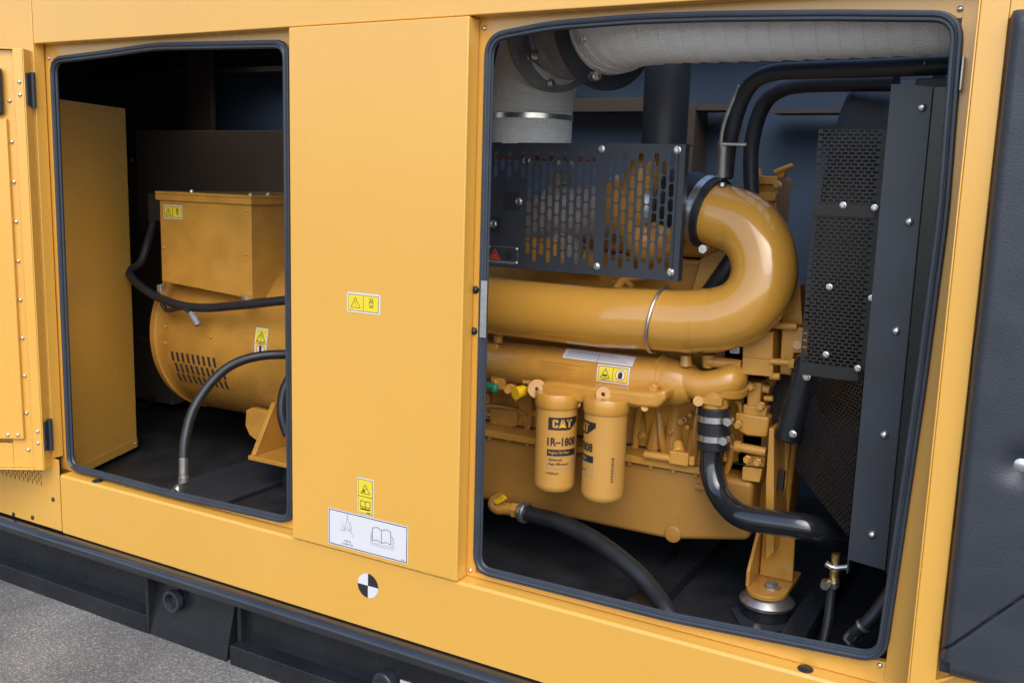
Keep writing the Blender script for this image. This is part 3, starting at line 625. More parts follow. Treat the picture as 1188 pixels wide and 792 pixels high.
hp_ = hose('drain_hose', [(-2.359, 0.550, 0.900), (-2.369, 0.520, 0.841), (-2.360, 0.500, 0.766), (-2.332, 0.500, 0.691)], .018, 'black hose curving at the right edge of the left doorway', group='black hoses of the generator set')
# ================================================================== engine
DE = thing('diesel_engine', (-1.1, .8, .60), 'yellow diesel engine with two oil filters filling the right doorway', 'engine')
def part(name, m, parent=DE, **k): return MB(), name, m, parent, k
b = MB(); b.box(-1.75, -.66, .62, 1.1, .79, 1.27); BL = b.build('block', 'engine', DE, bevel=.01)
# block casting relief: ribs, bosses, rails
b = MB()
for x, z0, z1, r in ((-.985, .83, 1.02, .020), (-.93, .83, 1.05, .026), (-.865, .83, 1.06, .020), (-.80, .83, 1.0, .026), (-.755, .84, 1.05, .018)):
    b.lathe((x, .617, z0), (0.05, 0, 1), [(0, r * 1.5), (.05, r * 1.1), ((z1 - z0) * .6, r), (z1 - z0, r * 1.5)], 16)
ribs_done = b.pieces('casting_rib', 'engine', BL, bevel=.008); b = MB(); b.box(-1.74, -1.36, .60, .63, .97, 1.03); b.box(-1.74, -1.36, .606, .63, .875, .90); b.box(-1.45, -1.40, .60, .63, .83, 1.02)
b.prism([(-1.02, .63, 1.06), (-1.02, .585, 1.05), (-1.02, .60, .93), (-1.02, .63, .85)], (.30, 0, 0))
b.pieces('casting_rail', 'engine', BL, bevel=.008)
b = MB()
for px in ((571, 452), (566, 492), (571, 505), (595, 502), (590, 478), (616, 470), (609, 507)): pass
for q, r in (((-1.541, 0.600, 0.797), .014), ((-1.461, 0.600, 0.801), .014), ((-1.553, 0.590, 0.924), .02), ((-1.523, 0.600, 0.846), .010), ((-1.401, 0.600, 0.816), .012), ((-0.889, 0.580, 0.948), .012), ((-0.870, 0.580, 0.933), .008), ((-0.861, 0.580, 0.795), .009), ((-0.866, 0.585, 0.969), .008)):
    b.cyl(q, V(q) + V((0, -.022, 0)), r, r * .9, 16)
b.pieces('boss', 'engine', BL, bevel=.002)
for q in ((-1.529, 0.578, 0.804), (-1.449, 0.578, 0.808), (-0.881, 0.557, 0.954), (-0.853, 0.557, 0.802), (-0.836, 0.580, 0.892)): bolt(BL, q, (0, -1, 0), .007, .012, 'engine')
for q in ((-1.522, 0.566, 0.808), (-0.877, 0.545, 0.957)): bolt(BL, q, (0, -1, 0), .0035, .003, 'ink', 'dome', 'bolt')
b = MB()
for pts, r in (([(-1.034, 0.600, 0.962), (-1.037, 0.590, 0.876), (-1.040, 0.600, 0.766)], .010), ([(-0.971, 0.600, 0.956), (-0.955, 0.590, 0.876), (-0.937, 0.600, 0.798)], .011), ([(-0.854, 0.600, 0.993), (-0.856, 0.590, 0.905), (-0.848, 0.600, 0.813)], .009), ([(-0.782, 0.600, 0.983), (-0.784, 0.590, 0.916), (-0.791, 0.600, 0.810)], .009), ([(-1.567, 0.610, 0.890), (-1.483, 0.600, 0.895), (-1.413, 0.600, 0.885)], .008), ([(-1.566, 0.610, 0.861), (-1.488, 0.600, 0.863), (-1.431, 0.600, 0.849)], .008)):
    b.tube(catmull(pts, 6), r, n=10)
b.pieces('cast_rib', 'engine', BL)
for q in ((-1.015, 0.585, 0.881), (-0.990, 0.585, 0.779), (-0.925, 0.585, 0.908), (-0.911, 0.585, 0.988), (-0.804, 0.585, 0.932), (-0.815, 0.585, 0.792), (-1.506, 0.590, 0.782), (V((-1.406, 0.590, 0.838))), (-1.043, 0.590, 0.835)): bolt(BL, q, (0, -1, 0), .0075, .014, 'engine')
b = MB(); b.box(-1.74, -.69, .594, .606, .8405, .8435); b.build('gasket', 'core', BL)
b = MB(); b.prism([(-1.545, 0.585, 0.886), (-1.443, 0.585, 0.895), (-1.441, 0.585, 0.845), (-1.479, 0.585, 0.827), (-1.544, 0.585, 0.835)], (0, .03, 0)); b.build('cover_plate', 'engine', BL, bevel=.005)
# pan rail
b = MB(); b.box(-1.75, -0.789, .50, .70, .818, .840); RL = b.build('pan_rail', 'engine', DE, bevel=.004)
for k in range(11):
    q = (-1.50 + k * .068, .515, .8175); bolt(RL, q, (0, 0, -1), .0075, .010, 'engine')
b = MB(); b.box(-0.892, -0.834, .478, .5, .842, .88); b.box(-0.834, -0.817, .483, .5, .845, .872); b.cyl((-0.970, 0.490, 0.853), (-0.859, 0.490, 0.856), .012); b.cyl((-0.882, 0.520, 0.898), (-0.871, 0.500, 0.872), .014, .02); b.pieces('speed_sensor', 'engine', RL, bevel=.004)
# oil pan
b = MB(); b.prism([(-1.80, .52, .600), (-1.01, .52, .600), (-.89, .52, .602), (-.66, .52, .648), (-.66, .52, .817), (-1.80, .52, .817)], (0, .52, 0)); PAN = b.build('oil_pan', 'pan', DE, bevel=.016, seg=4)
b = MB(); q = (-0.879, 0.520, 0.623); b.lathe(q, (0, -1, 0), [(0, .026), (.006, .025), (.008, .018)], 24); b.build('drain_plug', 'pan', PAN, bevel=.002)
b = MB(); b.box(-0.819, -0.784, .505, .5195, 0.775, 0.788); b.build('pan_clip', 'pan', PAN, bevel=.002)
# drain elbow on the pan
b = MB(); e0 = (-1.464, 0.500, 0.617); b.tube(catmull([V(e0) + V((.0, .04, .0)), (-1.455, 0.480, 0.616), (-1.434, 0.460, 0.611), (-1.391, 0.455, 0.616), (-1.352, 0.450, 0.619)]), [.022] * 20 + [.02] * 13, n=16); b.ball((-1.440, 0.470, 0.613), .026); b.lathe((-1.370, 0.450, 0.619), V((-1.328, 0.450, 0.619)) - V((-1.370, 0.450, 0.619)), [(0, .024), (.02, .024)], 6); DE_el = b.build('drain_elbow', 'engine', DE)
b = MB(); b.hexa([(-1.430, 0.430, 0.635), (-1.417, 0.430, 0.632), (-1.384, 0.430, 0.655), (-1.397, 0.430, 0.661), (-1.436, 0.440, 0.639), (-1.423, 0.440, 0.636), (-1.390, 0.440, 0.659), (-1.403, 0.440, 0.665)]); b.build('valve_lever', 'capyellow', DE_el, bevel=.001)

# ---- filter head and filters
b = MB(); b.prism([(-1.278, 0.372, 1.040), (-1.217, 0.372, 1.056), (-1.055, 0.372, 1.057), (-0.915, 0.372, 1.062), (-0.874, 0.372, 1.077), (-0.872, 0.372, 1.048), (-0.895, 0.372, 1.021), (-0.950, 0.372, 1.016), (-0.981, 0.372, 1.019), (-1.132, 0.372, 1.002), (-1.276, 0.372, 1.002)], (0, .19, 0)); HD = b.build('filter_head', 'engine', DE, bevel=.012, seg=3)
b = MB(); b.cyl((-1.009, 0.400, 1.029), (-0.932, 0.400, 1.030), .022, .018, 20); b.ball((-0.932, 0.400, 1.030), .019)
b.cyl((-1.067, 0.400, 1.033), (-1.051, 0.364, 1.042), .024, .022, 20); b.cyl((-1.278, 0.400, 1.020), (-1.259, 0.364, 1.029), .030, .028, 20)
b.cyl((-1.150, 0.410, 0.992), (-1.139, 0.385, 0.999), .014, .012); b.prism([(-0.934, 0.400, 1.071), (-0.922, 0.400, 1.085), (-0.909, 0.400, 1.074), (-0.912, 0.400, 1.028), (-0.932, 0.400, 1.030)], (0, .04, 0)); b.cyl((-0.945, 0.410, 1.009), (-0.933, 0.380, 1.017), .011); b.pieces('head_boss', 'engine', HD, bevel=.003)
for q in ((-1.051, 0.363, 1.042), (-1.259, 0.363, 1.029)): bolt(HD, q, (0, -1, 0), .006, .003, 'ink', 'dome', 'plug')
b = MB(); b.cyl((-1.321, 0.400, 1.009), V((-1.321, 0.400, 1.009)) + V((-.012, -.03, -.004)), .017, .019, 18); b.tube(catmull([(-1.307, 0.385, 1.016), (-1.279, 0.375, 1.017), (-1.260, 0.370, 1.033), (-1.280, 0.372, 1.032), (-1.302, 0.380, 1.023)]), .0045, n=8); b.build('dust_cap', 'capyellow', HD, label='bright yellow dust cap on a strap beside the left filter')
b = MB(); b.lathe((-1.389, 0.450, 0.994), (.3, -1, .2), [(0, .02), (.03, .018), (.035, .012), (.06, .011)], 16); b.cyl((-1.378, 0.430, 0.999), (-1.354, 0.420, 0.967), .012, .006, 12); b.build('sample_valve', 'engine', HD)

R_ = .060
def oil_filter(x, y, ztop, zbot, turn, label):
    b = MB(); b.lathe((x, y, zbot), (0, 0, 1), [(0, R_ * .70), (.0, R_ * .86), (.005, R_ * .95), (.016, R_), (.018, R_), (ztop - zbot, R_), (ztop - zbot, R_ * .6)], 48); o = b.build('oil_filter', 'print', DE, label=label)
    b = MB(); b.lathe((x, y, ztop + .001), (0, 0, 1), [(0, R_ * .9), (0, R_ * 1.05), (.004, R_ * 1.08), (.038, R_ * 1.08), (.041, R_ * 1.05), (.0415, R_ * .4)], 48); b.build('filter_collar', 'engine', o)
    H = ztop - zbot
    def fn(u, v, h): t = u / R_ + turn; return V((x + (R_ + h) * sin(t), y - (R_ + h) * cos(t), zbot + H * v))
    d = Decal(fn, ['ink', 'print', 'capyellow', 'grey_ink'])
    def rect(u0, v0, u1, v1, m, lay):
        k = max(1, int((u1 - u0) / .005))
        for i in range(k):
            a, c = u0 + (u1 - u0) * i / k, u0 + (u1 - u0) * (i + 1) / k; d.poly([(a, v0), (c, v0), (c, v1), (a, v1)], m, lay)
    # nameplate: black field, bevelled lower right corner over a yellow triangle
    v0, v1 = .765, .915; L = .094
    rect(0, v0, L - .030, v1, 'ink', 0)
    for i in range(6):
        a, c = L - .030 + i * .005, L - .025 + i * .005; ba = v0 + (v1 - v0) * .62 * i / 6; bc = v0 + (v1 - v0) * .62 * (i + 1) / 6
        d.poly([(a, ba), (c, bc), (c, v1), (a, v1)], 'ink', 0)
    ly0, ly1 = v0 + .028, v1 - .024
    # heavy letters drawn as polygons
    def G(u0, w, pts): d.poly([(u0 + w * p[0], ly0 + (ly1 - ly0) * p[1]) for p in pts], 'print', 1)
    w = .0165; u0 = .012
    G(u0, w, [(0, .15), (.18, 0), (.18, 1), (0, .85)]); G(u0, w, [(.18, 0), (.38, 0), (.38, 1), (.18, 1)]); G(u0, w, [(.38, .78), (.62, .78), (.62, 1), (.38, 1)]); G(u0, w, [(.38, 0), (.62, 0), (.62, .22), (.38, .22)])
    G(u0, w, [(.62, .62), (1, .62), (1, .85), (.82, 1), (.62, 1)]); G(u0, w, [(.62, 0), (.82, 0), (1, .15), (1, .38), (.62, .38)])
    u0 += w + .0015; w = .022
    G(u0, w, [(.0, 0), (.30, 0), (.40, .40), (.5, 1), (.33, 1)]); G(u0, w, [(.5, 1), (.60, .40), (.70, 0), (1, 0), (.67, 1)]); G(u0, w, [(.38, .42), (.62, .42), (.58, .62), (.42, .62)])
    d.poly([(u0 - .001, ly0), (u0 + w + .001, ly0), (u0 + w / 2, ly0 + (ly1 - ly0) * .46)], 'capyellow', 2)
    u0 += w + .0015; w = .0165
    G(u0, w, [(0, .76), (1, .76), (1, 1), (0, 1)]); G(u0, w, [(.3, 0), (.7, 0), (.7, .76), (.3, .76)])
    d.circle(u0 + w + .003, ly1 - .012, .0011, 'print', 1, 8)
    d.build('nameplate_print', o); d = Decal(fn, ['ink', 'print', 'capyellow', 'grey_ink'])
    def txt(s, a, b0, c, e, m, bold): d.text(s, a, b0, c, e, m, 1, bold)
    txt('1R–1808', -.001, .575, .087, .675, 'ink', .032)
    d.build('part_number', o); d = Decal(fn, ['ink', 'print', 'capyellow', 'grey_ink'])
    
    rect(-.001, .455, .090, .532, 'ink', 0); u_ = .004
    txt('Engine Oil Filter', .004, .470, .066, .515, 'print', .012)
    rect(-.001, .30, .090, .306, 'grey_ink', 0); rect(-.001, .446, .09, .452, 'grey_ink', 0); rect(-.001, .306, .0, .446, 'grey_ink', 0); rect(.089, .306, .09, .446, 'grey_ink', 0)
    txt('Advanced', .004, .395, .042, .43, 'ink', .012); txt('High Efficiency', .004, .335, .064, .375, 'ink', .012)
    
    pts = [(.076 + .008 * cos(2 * pi * k / 14), .375 + .03 * sin(2 * pi * k / 14)) for k in range(14)]
    for k in range(14):
        p, q2 = pts[k], pts[(k + 1) % 14]; d.poly([p, q2, (.076 + (q2[0] - .076) * .82, .375 + (q2[1] - .375) * .82), (.076 + (p[0] - .076) * .82, .375 + (p[1] - .375) * .82)], 'grey_ink', 1)
    txt('CATERPILLAR', -.002, .232, .034, .258, 'ink', .014)
    d.build('description_print', o); d = Decal(fn, ['ink', 'print', 'capyellow', 'grey_ink'])
    for k in range(30):                         # bar code round the side
        if k % 7 in (2, 5): continue
        v = .25 + k * .0095; d.poly([(.142, v), (.150, v), (.150, v + .0055), (.142, v + .0055)], 'ink', 0)
    rect(.155, .25, .1565, .52, 'grey_ink', 0)
    for v in (.10, .885): pass
    d.build('bar_code', o)
    return o
ZF1, ZF2 = .985, .990
oil_filter(-1.200, .38, ZF1, .742, radians(4), 'left oil filter with its printed name and part number facing the doorway')
oil_filter(-1.047, .38, ZF2, .740, radians(-92), 'right oil filter turned so its bar code side faces the doorway')

# ---- oil cooler tube under the charge air pipe, and its water elbow
cy, cz, cr = .50, 1.075, .066
b = MB(); b.lathe((-1.80, cy, cz - .012), (1, 0, .012), [(0, .06), (.26, .06), (.30, .064), (.34, .064), (.345, cr), (.87, cr), (.872, cr + .004), (.885, cr + .004), (.89, cr), (.93, cr * .98), (.96, cr * .8), (.97, .03)], 44); OC = b.build('oil_cooler', 'engine', DE)
b = MB(); b.tube(catmull([(-0.942, 0.500, 1.105), (-0.873, 0.490, 1.090), (-0.814, 0.480, 1.078), (-0.766, 0.480, 1.087), (V((-0.734, 0.490, 1.103))), (-0.735, 0.520, 1.118)], 6), [.045, .044, .043, .042, .042, .042] + [.042] * 25, n=22)
b.cyl((-0.770, 0.480, 1.072), (-0.767, 0.475, 1.010), .040, .036, 28); b.cyl((-0.854, 0.470, 1.130), (-0.856, 0.470, 1.159), .018, .014, 18)
b.box(-0.813, -0.737, .435, .5, 1.039, 1.056); b.cyl((-0.800, 0.430, 1.045), (-0.807, 0.450, 1.041), .014); b.lathe((-0.742, 0.500, 1.101), (.2, -.2, 1), [(-.03, .05), (-.03, .058), (-.01, .058), (-.01, .05)], 26); WE = b.build('water_elbow', 'engine', DE, bevel=.002)
for q in ((-1.440, 0.500, 1.133), ):
    b = MB(); b.box(q[0] - .05, q[0] - .005, .45, .50, q[2] - .10, q[2] - .005); b.cyl((-1.449, 0.460, 1.156), (-1.448, 0.460, 1.129), .014); b.build('cooler_bracket', 'engine', OC, bevel=.006)
b = MB(); b.box(-1.465, -1.416, .45, .5, 1.037 - .05, 1.043); b.cyl((-1.442, 0.440, 1.021), (-1.441, 0.440, 0.994), .008); b.build('valve_body', 'engine', OC, bevel=.004)
b = MB(); b.ball((-1.441, 0.430, 0.996), .016); b.box(-1.441 - .02, -1.441 + .008, .41, .42, 0.998, 1.014); b.build('valve_handle', 'green', OC, bevel=.002, label='small green valve handle')
b = MB(); b.prism([(-1.376, 0.460, 1.052), (-1.346, 0.460, 1.051), (-1.302, 0.440, 1.023), (-1.352, 0.440, 1.016)], (0, .06, 0)); b.build('cooler_foot', 'engine', OC, bevel=.008)
fc = on_cyl_x(cy, cz, cr)
d = Decal(fc, ['white', 'grey_ink'], .008); x0, x1 = -1.222, -1.002
d.rect(x0, .040, x1, .078, 'white', 0); d.rect(x0 + .01, .046, x1 - .012, .0475, 'grey_ink', 1); d.rect(x0 + .11, .04, x0 + .112, .07, 'grey_ink', 1)
for k in range(4): d.rect(x0 + .012, .051 + k * .0055, x0 + .20 - .015 * k, .0525 + k * .0055, 'grey_ink', 1)
d.build('instruction_label', OC, 'long white paper label on top of the oil cooler tube')
wide_label(fc, -1.105, -1.006, -.014, .036, 'warning_label', OC, 'yellow hot surface warning label on the oil cooler tube', .0015, step=.008, hand=True)
d = Decal(fc, ['engine'], .01); x0, x1 = -1.292, -1.152; d.box_outline(x0, -.012, x1, .022, .002, 'engine', 0)
for k in range(5): d.rect(x0 + .006, -.006 + k * .005, x0 + .10 + .02 * (k % 2), -.0045 + k * .005, 'engine', 0)
d.build('raised_plate', OC)
for x in (648, 698): pass
d = Decal(fc, ['pan'], .01); d.rect(-1.224, -.052, -1.185, -.034, 'pan', 0); d.rect(-1.102, -.052, -1.06, -.034, 'pan', 0); d.build('tape_patch', OC)

# ---- charge air pipe: straight run, return bend, clamps
pr = .0865
path = [V((-1.95, .45, 1.243)), V((-1.5, .45, 1.243)), V((-1.1, .45, 1.243)), V((-0.944, 0.450, 1.253)), V((-0.845, 0.450, 1.256)), V((-0.769, 0.450, 1.268))]
bend = [(-0.769, 0.450, 1.268), (-0.711, 0.455, 1.294), (-0.671, 0.465, 1.342), (-0.660, 0.480, 1.405), (-0.684, 0.500, 1.471), (-0.737, 0.520, 1.522), (-0.826, 0.540, 1.545)]
full = path[:-1] + catmull(bend, 22)
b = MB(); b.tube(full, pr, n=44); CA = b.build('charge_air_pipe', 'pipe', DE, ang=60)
def band(parent, p, ax, r, w, m, name, screw=None):
    p = V(p); ax = V(ax).normalized(); b = MB(); b.ring(p - ax * w / 2, p + ax * w / 2, r + .003, r); o = b.build(name, m, parent)
    if screw:
        q = V(screw); b = MB(); b.cyl(q, q + V((0, -.03, 0)), .007, n=12); b.lathe(q + V((0, -.03, 0)), (0, -1, 0), [(0, .012), (.012, .012)], 6); b.build('clamp_screw', 'zinc', o)
    return o
b = MB(); q = V((-0.931, 0.450, 1.252)); b.tube([q + V((.012 * sin(t), -cos(t) * (pr + .004), sin(t) * (pr + .004))) for t in [2 * pi * k / 40 for k in range(40)]], .005, n=8, closed=True); b.build('support_ring', 'steel', CA)
b = MB(); q = V((-0.816, 0.450, 1.259)); b.ring(q - V((.001, 0, 0)), q + V((.001, 0, 0)), pr + .0012, pr - .001); b.build('weld_seam', 'pipe', CA)
e0 = V(full[-1]); ax = (V(full[-1]) - V(full[-3])).normalized()
b = MB(); b.lathe(e0 - ax * .005, ax, [(0, pr + .001), (0, pr + .010), (.085, pr + .012), (.09, pr + .004), (.16, pr + .002), (.165, .05)], 40); BT = b.build('rubber_boot', 'rubber', CA)
band(BT, e0 + ax * .025, ax, pr + .0108, .020, 'zinc', 'clamp', screw=(-0.814, 0.470, 1.455))
bolt(BT, V((-0.794, 0.500, 1.620)), (0, 0, 1), .008, .01)

# ---- gear case, pump and brackets at the engine front (right of the filters)
b = MB(); b.prism([(-0.815, 0.620, 1.309), (-0.585, 0.620, 1.329), (-0.566, 0.620, 1.200), (-0.567, 0.620, 1.030), (-0.579, 0.620, 0.704), (-0.761, 0.620, 0.667), (-0.794, 0.620, 0.998)], (0, .12, 0)); GC = b.build('gear_case', 'engine', DE, bevel=.012)
def blk(name, pts, y, dep, bev=.004, m='engine', parent=None):
    b = MB(); b.prism(pts, (0, dep, 0)); return b.build(name, m, parent or GC, bevel=bev)
blk('bracket_arm', [(-0.713, 0.500, 1.237), (-0.630, 0.500, 1.246), (-0.624, 0.500, 1.125), (-0.705, 0.500, 1.125)], .5, .11)
blk('bracket_arm', [(-0.705, 0.488, 1.169), (-0.621, 0.488, 1.170), (-0.620, 0.488, 1.125), (-0.702, 0.488, 1.122)], .5, .011, .003)
blk('mount_block', [(-0.616, 0.530, 1.258), (-0.546, 0.530, 1.258), (-0.545, 0.530, 1.191), (-0.579, 0.530, 1.187), (-0.581, 0.530, 1.126), (-0.613, 0.530, 1.127)], .53, .085, .005)
b = MB(); b.cyl((-0.571, 0.530, 1.211), (-0.570, 0.525, 1.212), .013, n=20); b.cyl((-0.629, 0.490, 1.166), (-0.565, 0.490, 1.169), .009, n=14); b.lathe((-0.579, 0.490, 1.167), (1, 0, 0), [(0, .014), (.014, .014)], 6); b.cyl((-0.646, 0.520, 1.258), (-0.573, 0.520, 1.261), .010, n=14); b.cyl((-0.630, 0.500, 1.125), (-0.603, 0.500, 1.126), .010, n=14)
b.cyl((-0.801, 0.500, 1.144), (-0.711, 0.500, 1.145), .016, .014, 16); b.cyl((-0.803, 0.505, 1.162), (-0.801, 0.505, 1.126), .02, .016, 12); b.lathe((-0.726, 0.500, 1.144), (1, 0, 0), [(0, .016), (.018, .016)], 6); b.pieces('tie_bolt', 'engine', GC, bevel=.001)
blk('back_plate', [(-0.673, 0.600, 1.249), (-0.626, 0.600, 1.253), (-0.624, 0.600, 1.099), (-0.662, 0.600, 1.094)], .6, .012, .001, 'core')
blk('lifting_lug', [(-0.638, 0.560, 1.365), (-0.584, 0.560, 1.369), (-0.568, 0.560, 1.259), (-0.626, 0.560, 1.258)], .56, .06, .004)
blk('pump_body', [(-0.751, 0.540, 1.093), (-0.660, 0.540, 1.095), (-0.663, 0.540, 1.003), (-0.696, 0.540, 0.998), (-0.701, 0.540, 1.070), (-0.749, 0.540, 1.064)], .54, .07, .006)
blk('pump_cover', [(-0.725, 0.520, 1.007), (-0.691, 0.520, 1.008), (-0.629, 0.520, 1.007), (-0.630, 0.520, 0.949), (-0.686, 0.520, 0.945), (-0.721, 0.520, 0.959)], .52, .09, .008)
blk('pump_flange', [(-0.705, 0.530, 1.030), (-0.638, 0.530, 1.030), (-0.641, 0.530, 1.006), (-0.703, 0.530, 1.004)], .53, .08, .003)
blk('lower_block', [(-0.692, 0.520, 0.858), (-0.637, 0.520, 0.860), (-0.641, 0.520, 0.820), (-0.692, 0.520, 0.818)], .52, .09, .004)
blk('lower_block', [(-0.685, 0.530, 0.889), (-0.633, 0.530, 0.893), (-0.635, 0.530, 0.863), (-0.688, 0.530, 0.859)], .53, .09, .003)
b = MB(); b.cyl((-0.711, 0.520, 0.912), (-0.629, 0.520, 0.910), .013, .013, 14); b.cyl((-0.716, 0.520, 0.913), (-0.699, 0.520, 0.913), .017, n=14); b.cyl((-0.664, 0.560, 1.077), (-0.642, 0.560, 1.075), .012); b.cyl((-0.652, 0.550, 1.051), (-0.629, 0.550, 1.054), .008)
for q in ((-0.677, 0.520, 0.883), (-0.648, 0.520, 0.880), (-0.709, 0.515, 0.977), (-0.686, 0.535, 1.083), (-0.753, 0.560, 1.035), (-0.652, 0.525, 1.036), (-0.709, 0.550, 0.800), (-0.744, 0.570, 0.927), (-0.752, 0.570, 0.863)): b.lathe(q, (0, -1, 0), [(0, .012), (.01, .012), (.012, .009), (.02, .009)], 6)
b.pieces('pump_fitting', 'engine', GC)
b = MB(); b.tube(catmull([(-0.758, 0.570, 0.917), (-0.733, 0.550, 0.896), (-0.742, 0.560, 0.842), (-0.763, 0.580, 0.792)]), .009, n=10); b.tube(catmull([(-0.777, 0.580, 1.008), (-0.725, 0.550, 1.031), (-0.715, 0.560, 0.981)]), .007, n=10); b.pieces('fuel_line', 'engine', GC)
blk('sensor_plate', [(-0.756, 0.530, 1.210), (-0.725, 0.530, 1.213), (-0.724, 0.530, 1.168), (-0.753, 0.530, 1.167)], .53, .05, .002, 'steel')
bolt(GC, (-0.739, 0.528, 1.188), (0, -1, 0), .010, .01)
blk('connector', [(-0.865, 0.500, 1.180), (-0.825, 0.500, 1.182), (-0.825, 0.500, 1.170), (-0.864, 0.500, 1.168)], .5, .03, .002, 'zinc')
# front mount bracket: tall plate, gusset and rounded foot on a rubber mount
BK = blk('mount_bracket', [(-0.617, 0.480, 0.988), (-0.604, 0.480, 0.988), (-0.578, 0.480, 0.648), (-0.599, 0.480, 0.619), (-0.615, 0.480, 0.836)], .48, .25, .003, parent=DE)
blk('bracket_plate', [(-0.631, 0.600, 0.939), (-0.584, 0.600, 0.958), (-0.589, 0.600, 0.708), (-0.559, 0.600, 0.530), (-0.615, 0.600, 0.527)], .60, .015, .003, parent=BK)
fx, fy, fz = -.585, .47, .535
hw = .054
foot = [(fx - hw, fy + .16), (fx - hw, fy - .01)] + [(fx - hw * cos(radians(t)), fy - .01 - .055 * sin(radians(t))) for t in range(15, 180, 15)] + [(fx + hw, fy - .01), (fx + hw, fy + .16)]
b = MB(); b.prism([(x, y, fz) for x, y in foot], (0, 0, .014)); FT2 = b.build('mount_foot', 'engine', BK, bevel=.003)
b = MB(); b.prism([(fx - hw, fy - .03, fz + .0145), (fx - hw, fy + .16, fz + .0145), (fx - hw, fy + .16, fz + .20), (fx - hw, fy + .04, fz + .14), (fx - hw, fy - .03, fz + .06)], (.010, 0, 0)); b.build('gusset', 'engine', BK, bevel=.003)
b = MB(); b.prism([(fx - hw + .012, fy + .07, fz + .0145), (fx + hw - .004, fy + .07, fz + .0145), (fx + hw - .008, fy + .07, fz + .16), (fx - hw + .012, fy + .07, fz + .2)], (0, .012, 0)); b.build('gusset', 'engine', BK, bevel=.003)
bolt(FT2, (fx + .01, fy + .01, fz + .0145), (0, 0, 1), .017, .014, 'steel')
AM = thing('vibration_mount', (fx, fy, .461), 'round rubber and steel mount under the yellow engine foot', 'engine mount')
b = MB(); b.lathe((fx, fy, .5035), (0, 0, 1), [(0, .070), (.010, .074), (.022, .062), (.031, .05)], 40); b.build('steel_cup', 'steel', AM)
b = MB(); b.lathe((fx, fy, .470), (0, 0, 1), [(0, .062), (.033, .06)], 32); b.build('rubber_cushion', 'rubber', AM)
b = MB(); b.prism([(fx + .095 * cos(t), fy - .01 + .10 * sin(t), .461) for t in [radians(k) for k in (0, 60, 90, 120, 180, 270 - 25, 270, 270 + 25)]], (0, 0, .008)); b.build('base_flange', 'black_sheet', AM, bevel=.001)
bolt(AM, (fx, fy - .09, .4695), (0, 0, 1), .009, .008, 'steel')

# ---- upper engine behind the guard: valve cover, exhaust manifold, turbocharger
b = MB(); b.box(-1.75, -.72, .68, 1.05, 1.28, 1.40); b.box(-1.75, -.75, .75, 1.02, 1.405, 1.5); b.build('cylinder_head', 'engine', DE, bevel=.015)
b = MB(); b.cyl((-1.353, 0.600, 1.529), (-1.120, 0.600, 1.527), .085, .075, 28); b.cyl((-1.483, 0.620, 1.478), (-1.353, 0.600, 1.516), .06, .08); b.cyl((-1.293, 0.600, 1.488), (-1.312, 0.620, 1.360), .06, .05); b.cyl((-1.329, 0.600, 1.647), (-1.322, 0.600, 1.608), .03, n=16); MN = b.build('exhaust_manifold', 'manifold', DE)
b = MB(); tq = V((-1.017, 0.540, 1.556)); b.tube(catmull([(-0.968, 0.500, 1.676), (-1.008, 0.500, 1.666), (-1.029, 0.500, 1.599), (-1.033, 0.510, 1.503), (-1.003, 0.520, 1.451), (-0.963, 0.520, 1.463), (-0.945, 0.520, 1.507)], 6), [.045 + .012 * sin(k / 36 * 3) for k in range(37)], n=20); b.cyl(tq + V((-.1, 0, 0)), tq + V((.02, 0, 0)), .09, .10, 30); b.cyl((-1.042, 0.600, 1.480), (-1.037, 0.620, 1.354), .028, .024); TU = b.build('turbocharger', 'engine', DE)
b = MB(); b.ring(tq + V((.02, 0, 0)), tq + V((.04, 0, 0)), .09, .05); b.cyl((-0.960, 0.500, 1.547), (-0.958, 0.500, 1.594), .012); b.build('compressor_ring', 'zinc', TU)
b = MB(); b.box(-1.425, -1.293, .52, .68, 1.352, 1.45); b.cyl((-1.403, 0.600, 1.435), (-1.418, 0.620, 1.540), .03, .02); b.box(-1.343, -1.212, .62, .68, 1.345, 1.419); b.build('turbo_pedestal', 'engine', DE, bevel=.008)
b = MB(); b.box(-1.543, -1.222, .55, .62, 1.68, 1.695); b.build('heat_shield_edge', 'redpaint', MN)
for q in ((-1.410, 0.540, 1.679), (-1.312, 0.540, 1.676), (-1.269, 0.540, 1.674)): bolt(MN, q, (0, -1, 0), .010, .01)
b = MB(); b.tube(catmull([(-1.038, 0.500, 1.333), (-1.071, 0.520, 1.343), (-1.111, 0.540, 1.334)]), .008, n=8); b.tube(catmull([(-1.080, 0.470, 1.312), (-1.068, 0.500, 1.345), (-1.046, 0.530, 1.354), (-1.024, 0.560, 1.354)]), .012, n=10); b.build('oil_line', 'engine', TU)
blk('side_bracket', [(-0.890, 0.640, 1.413), (-0.831, 0.640, 1.446), (-0.799, 0.640, 1.419), (-0.848, 0.640, 1.327), (-0.857, 0.640, 1.304), (-0.914, 0.640, 1.299)], .64, .05, .005, parent=DE)
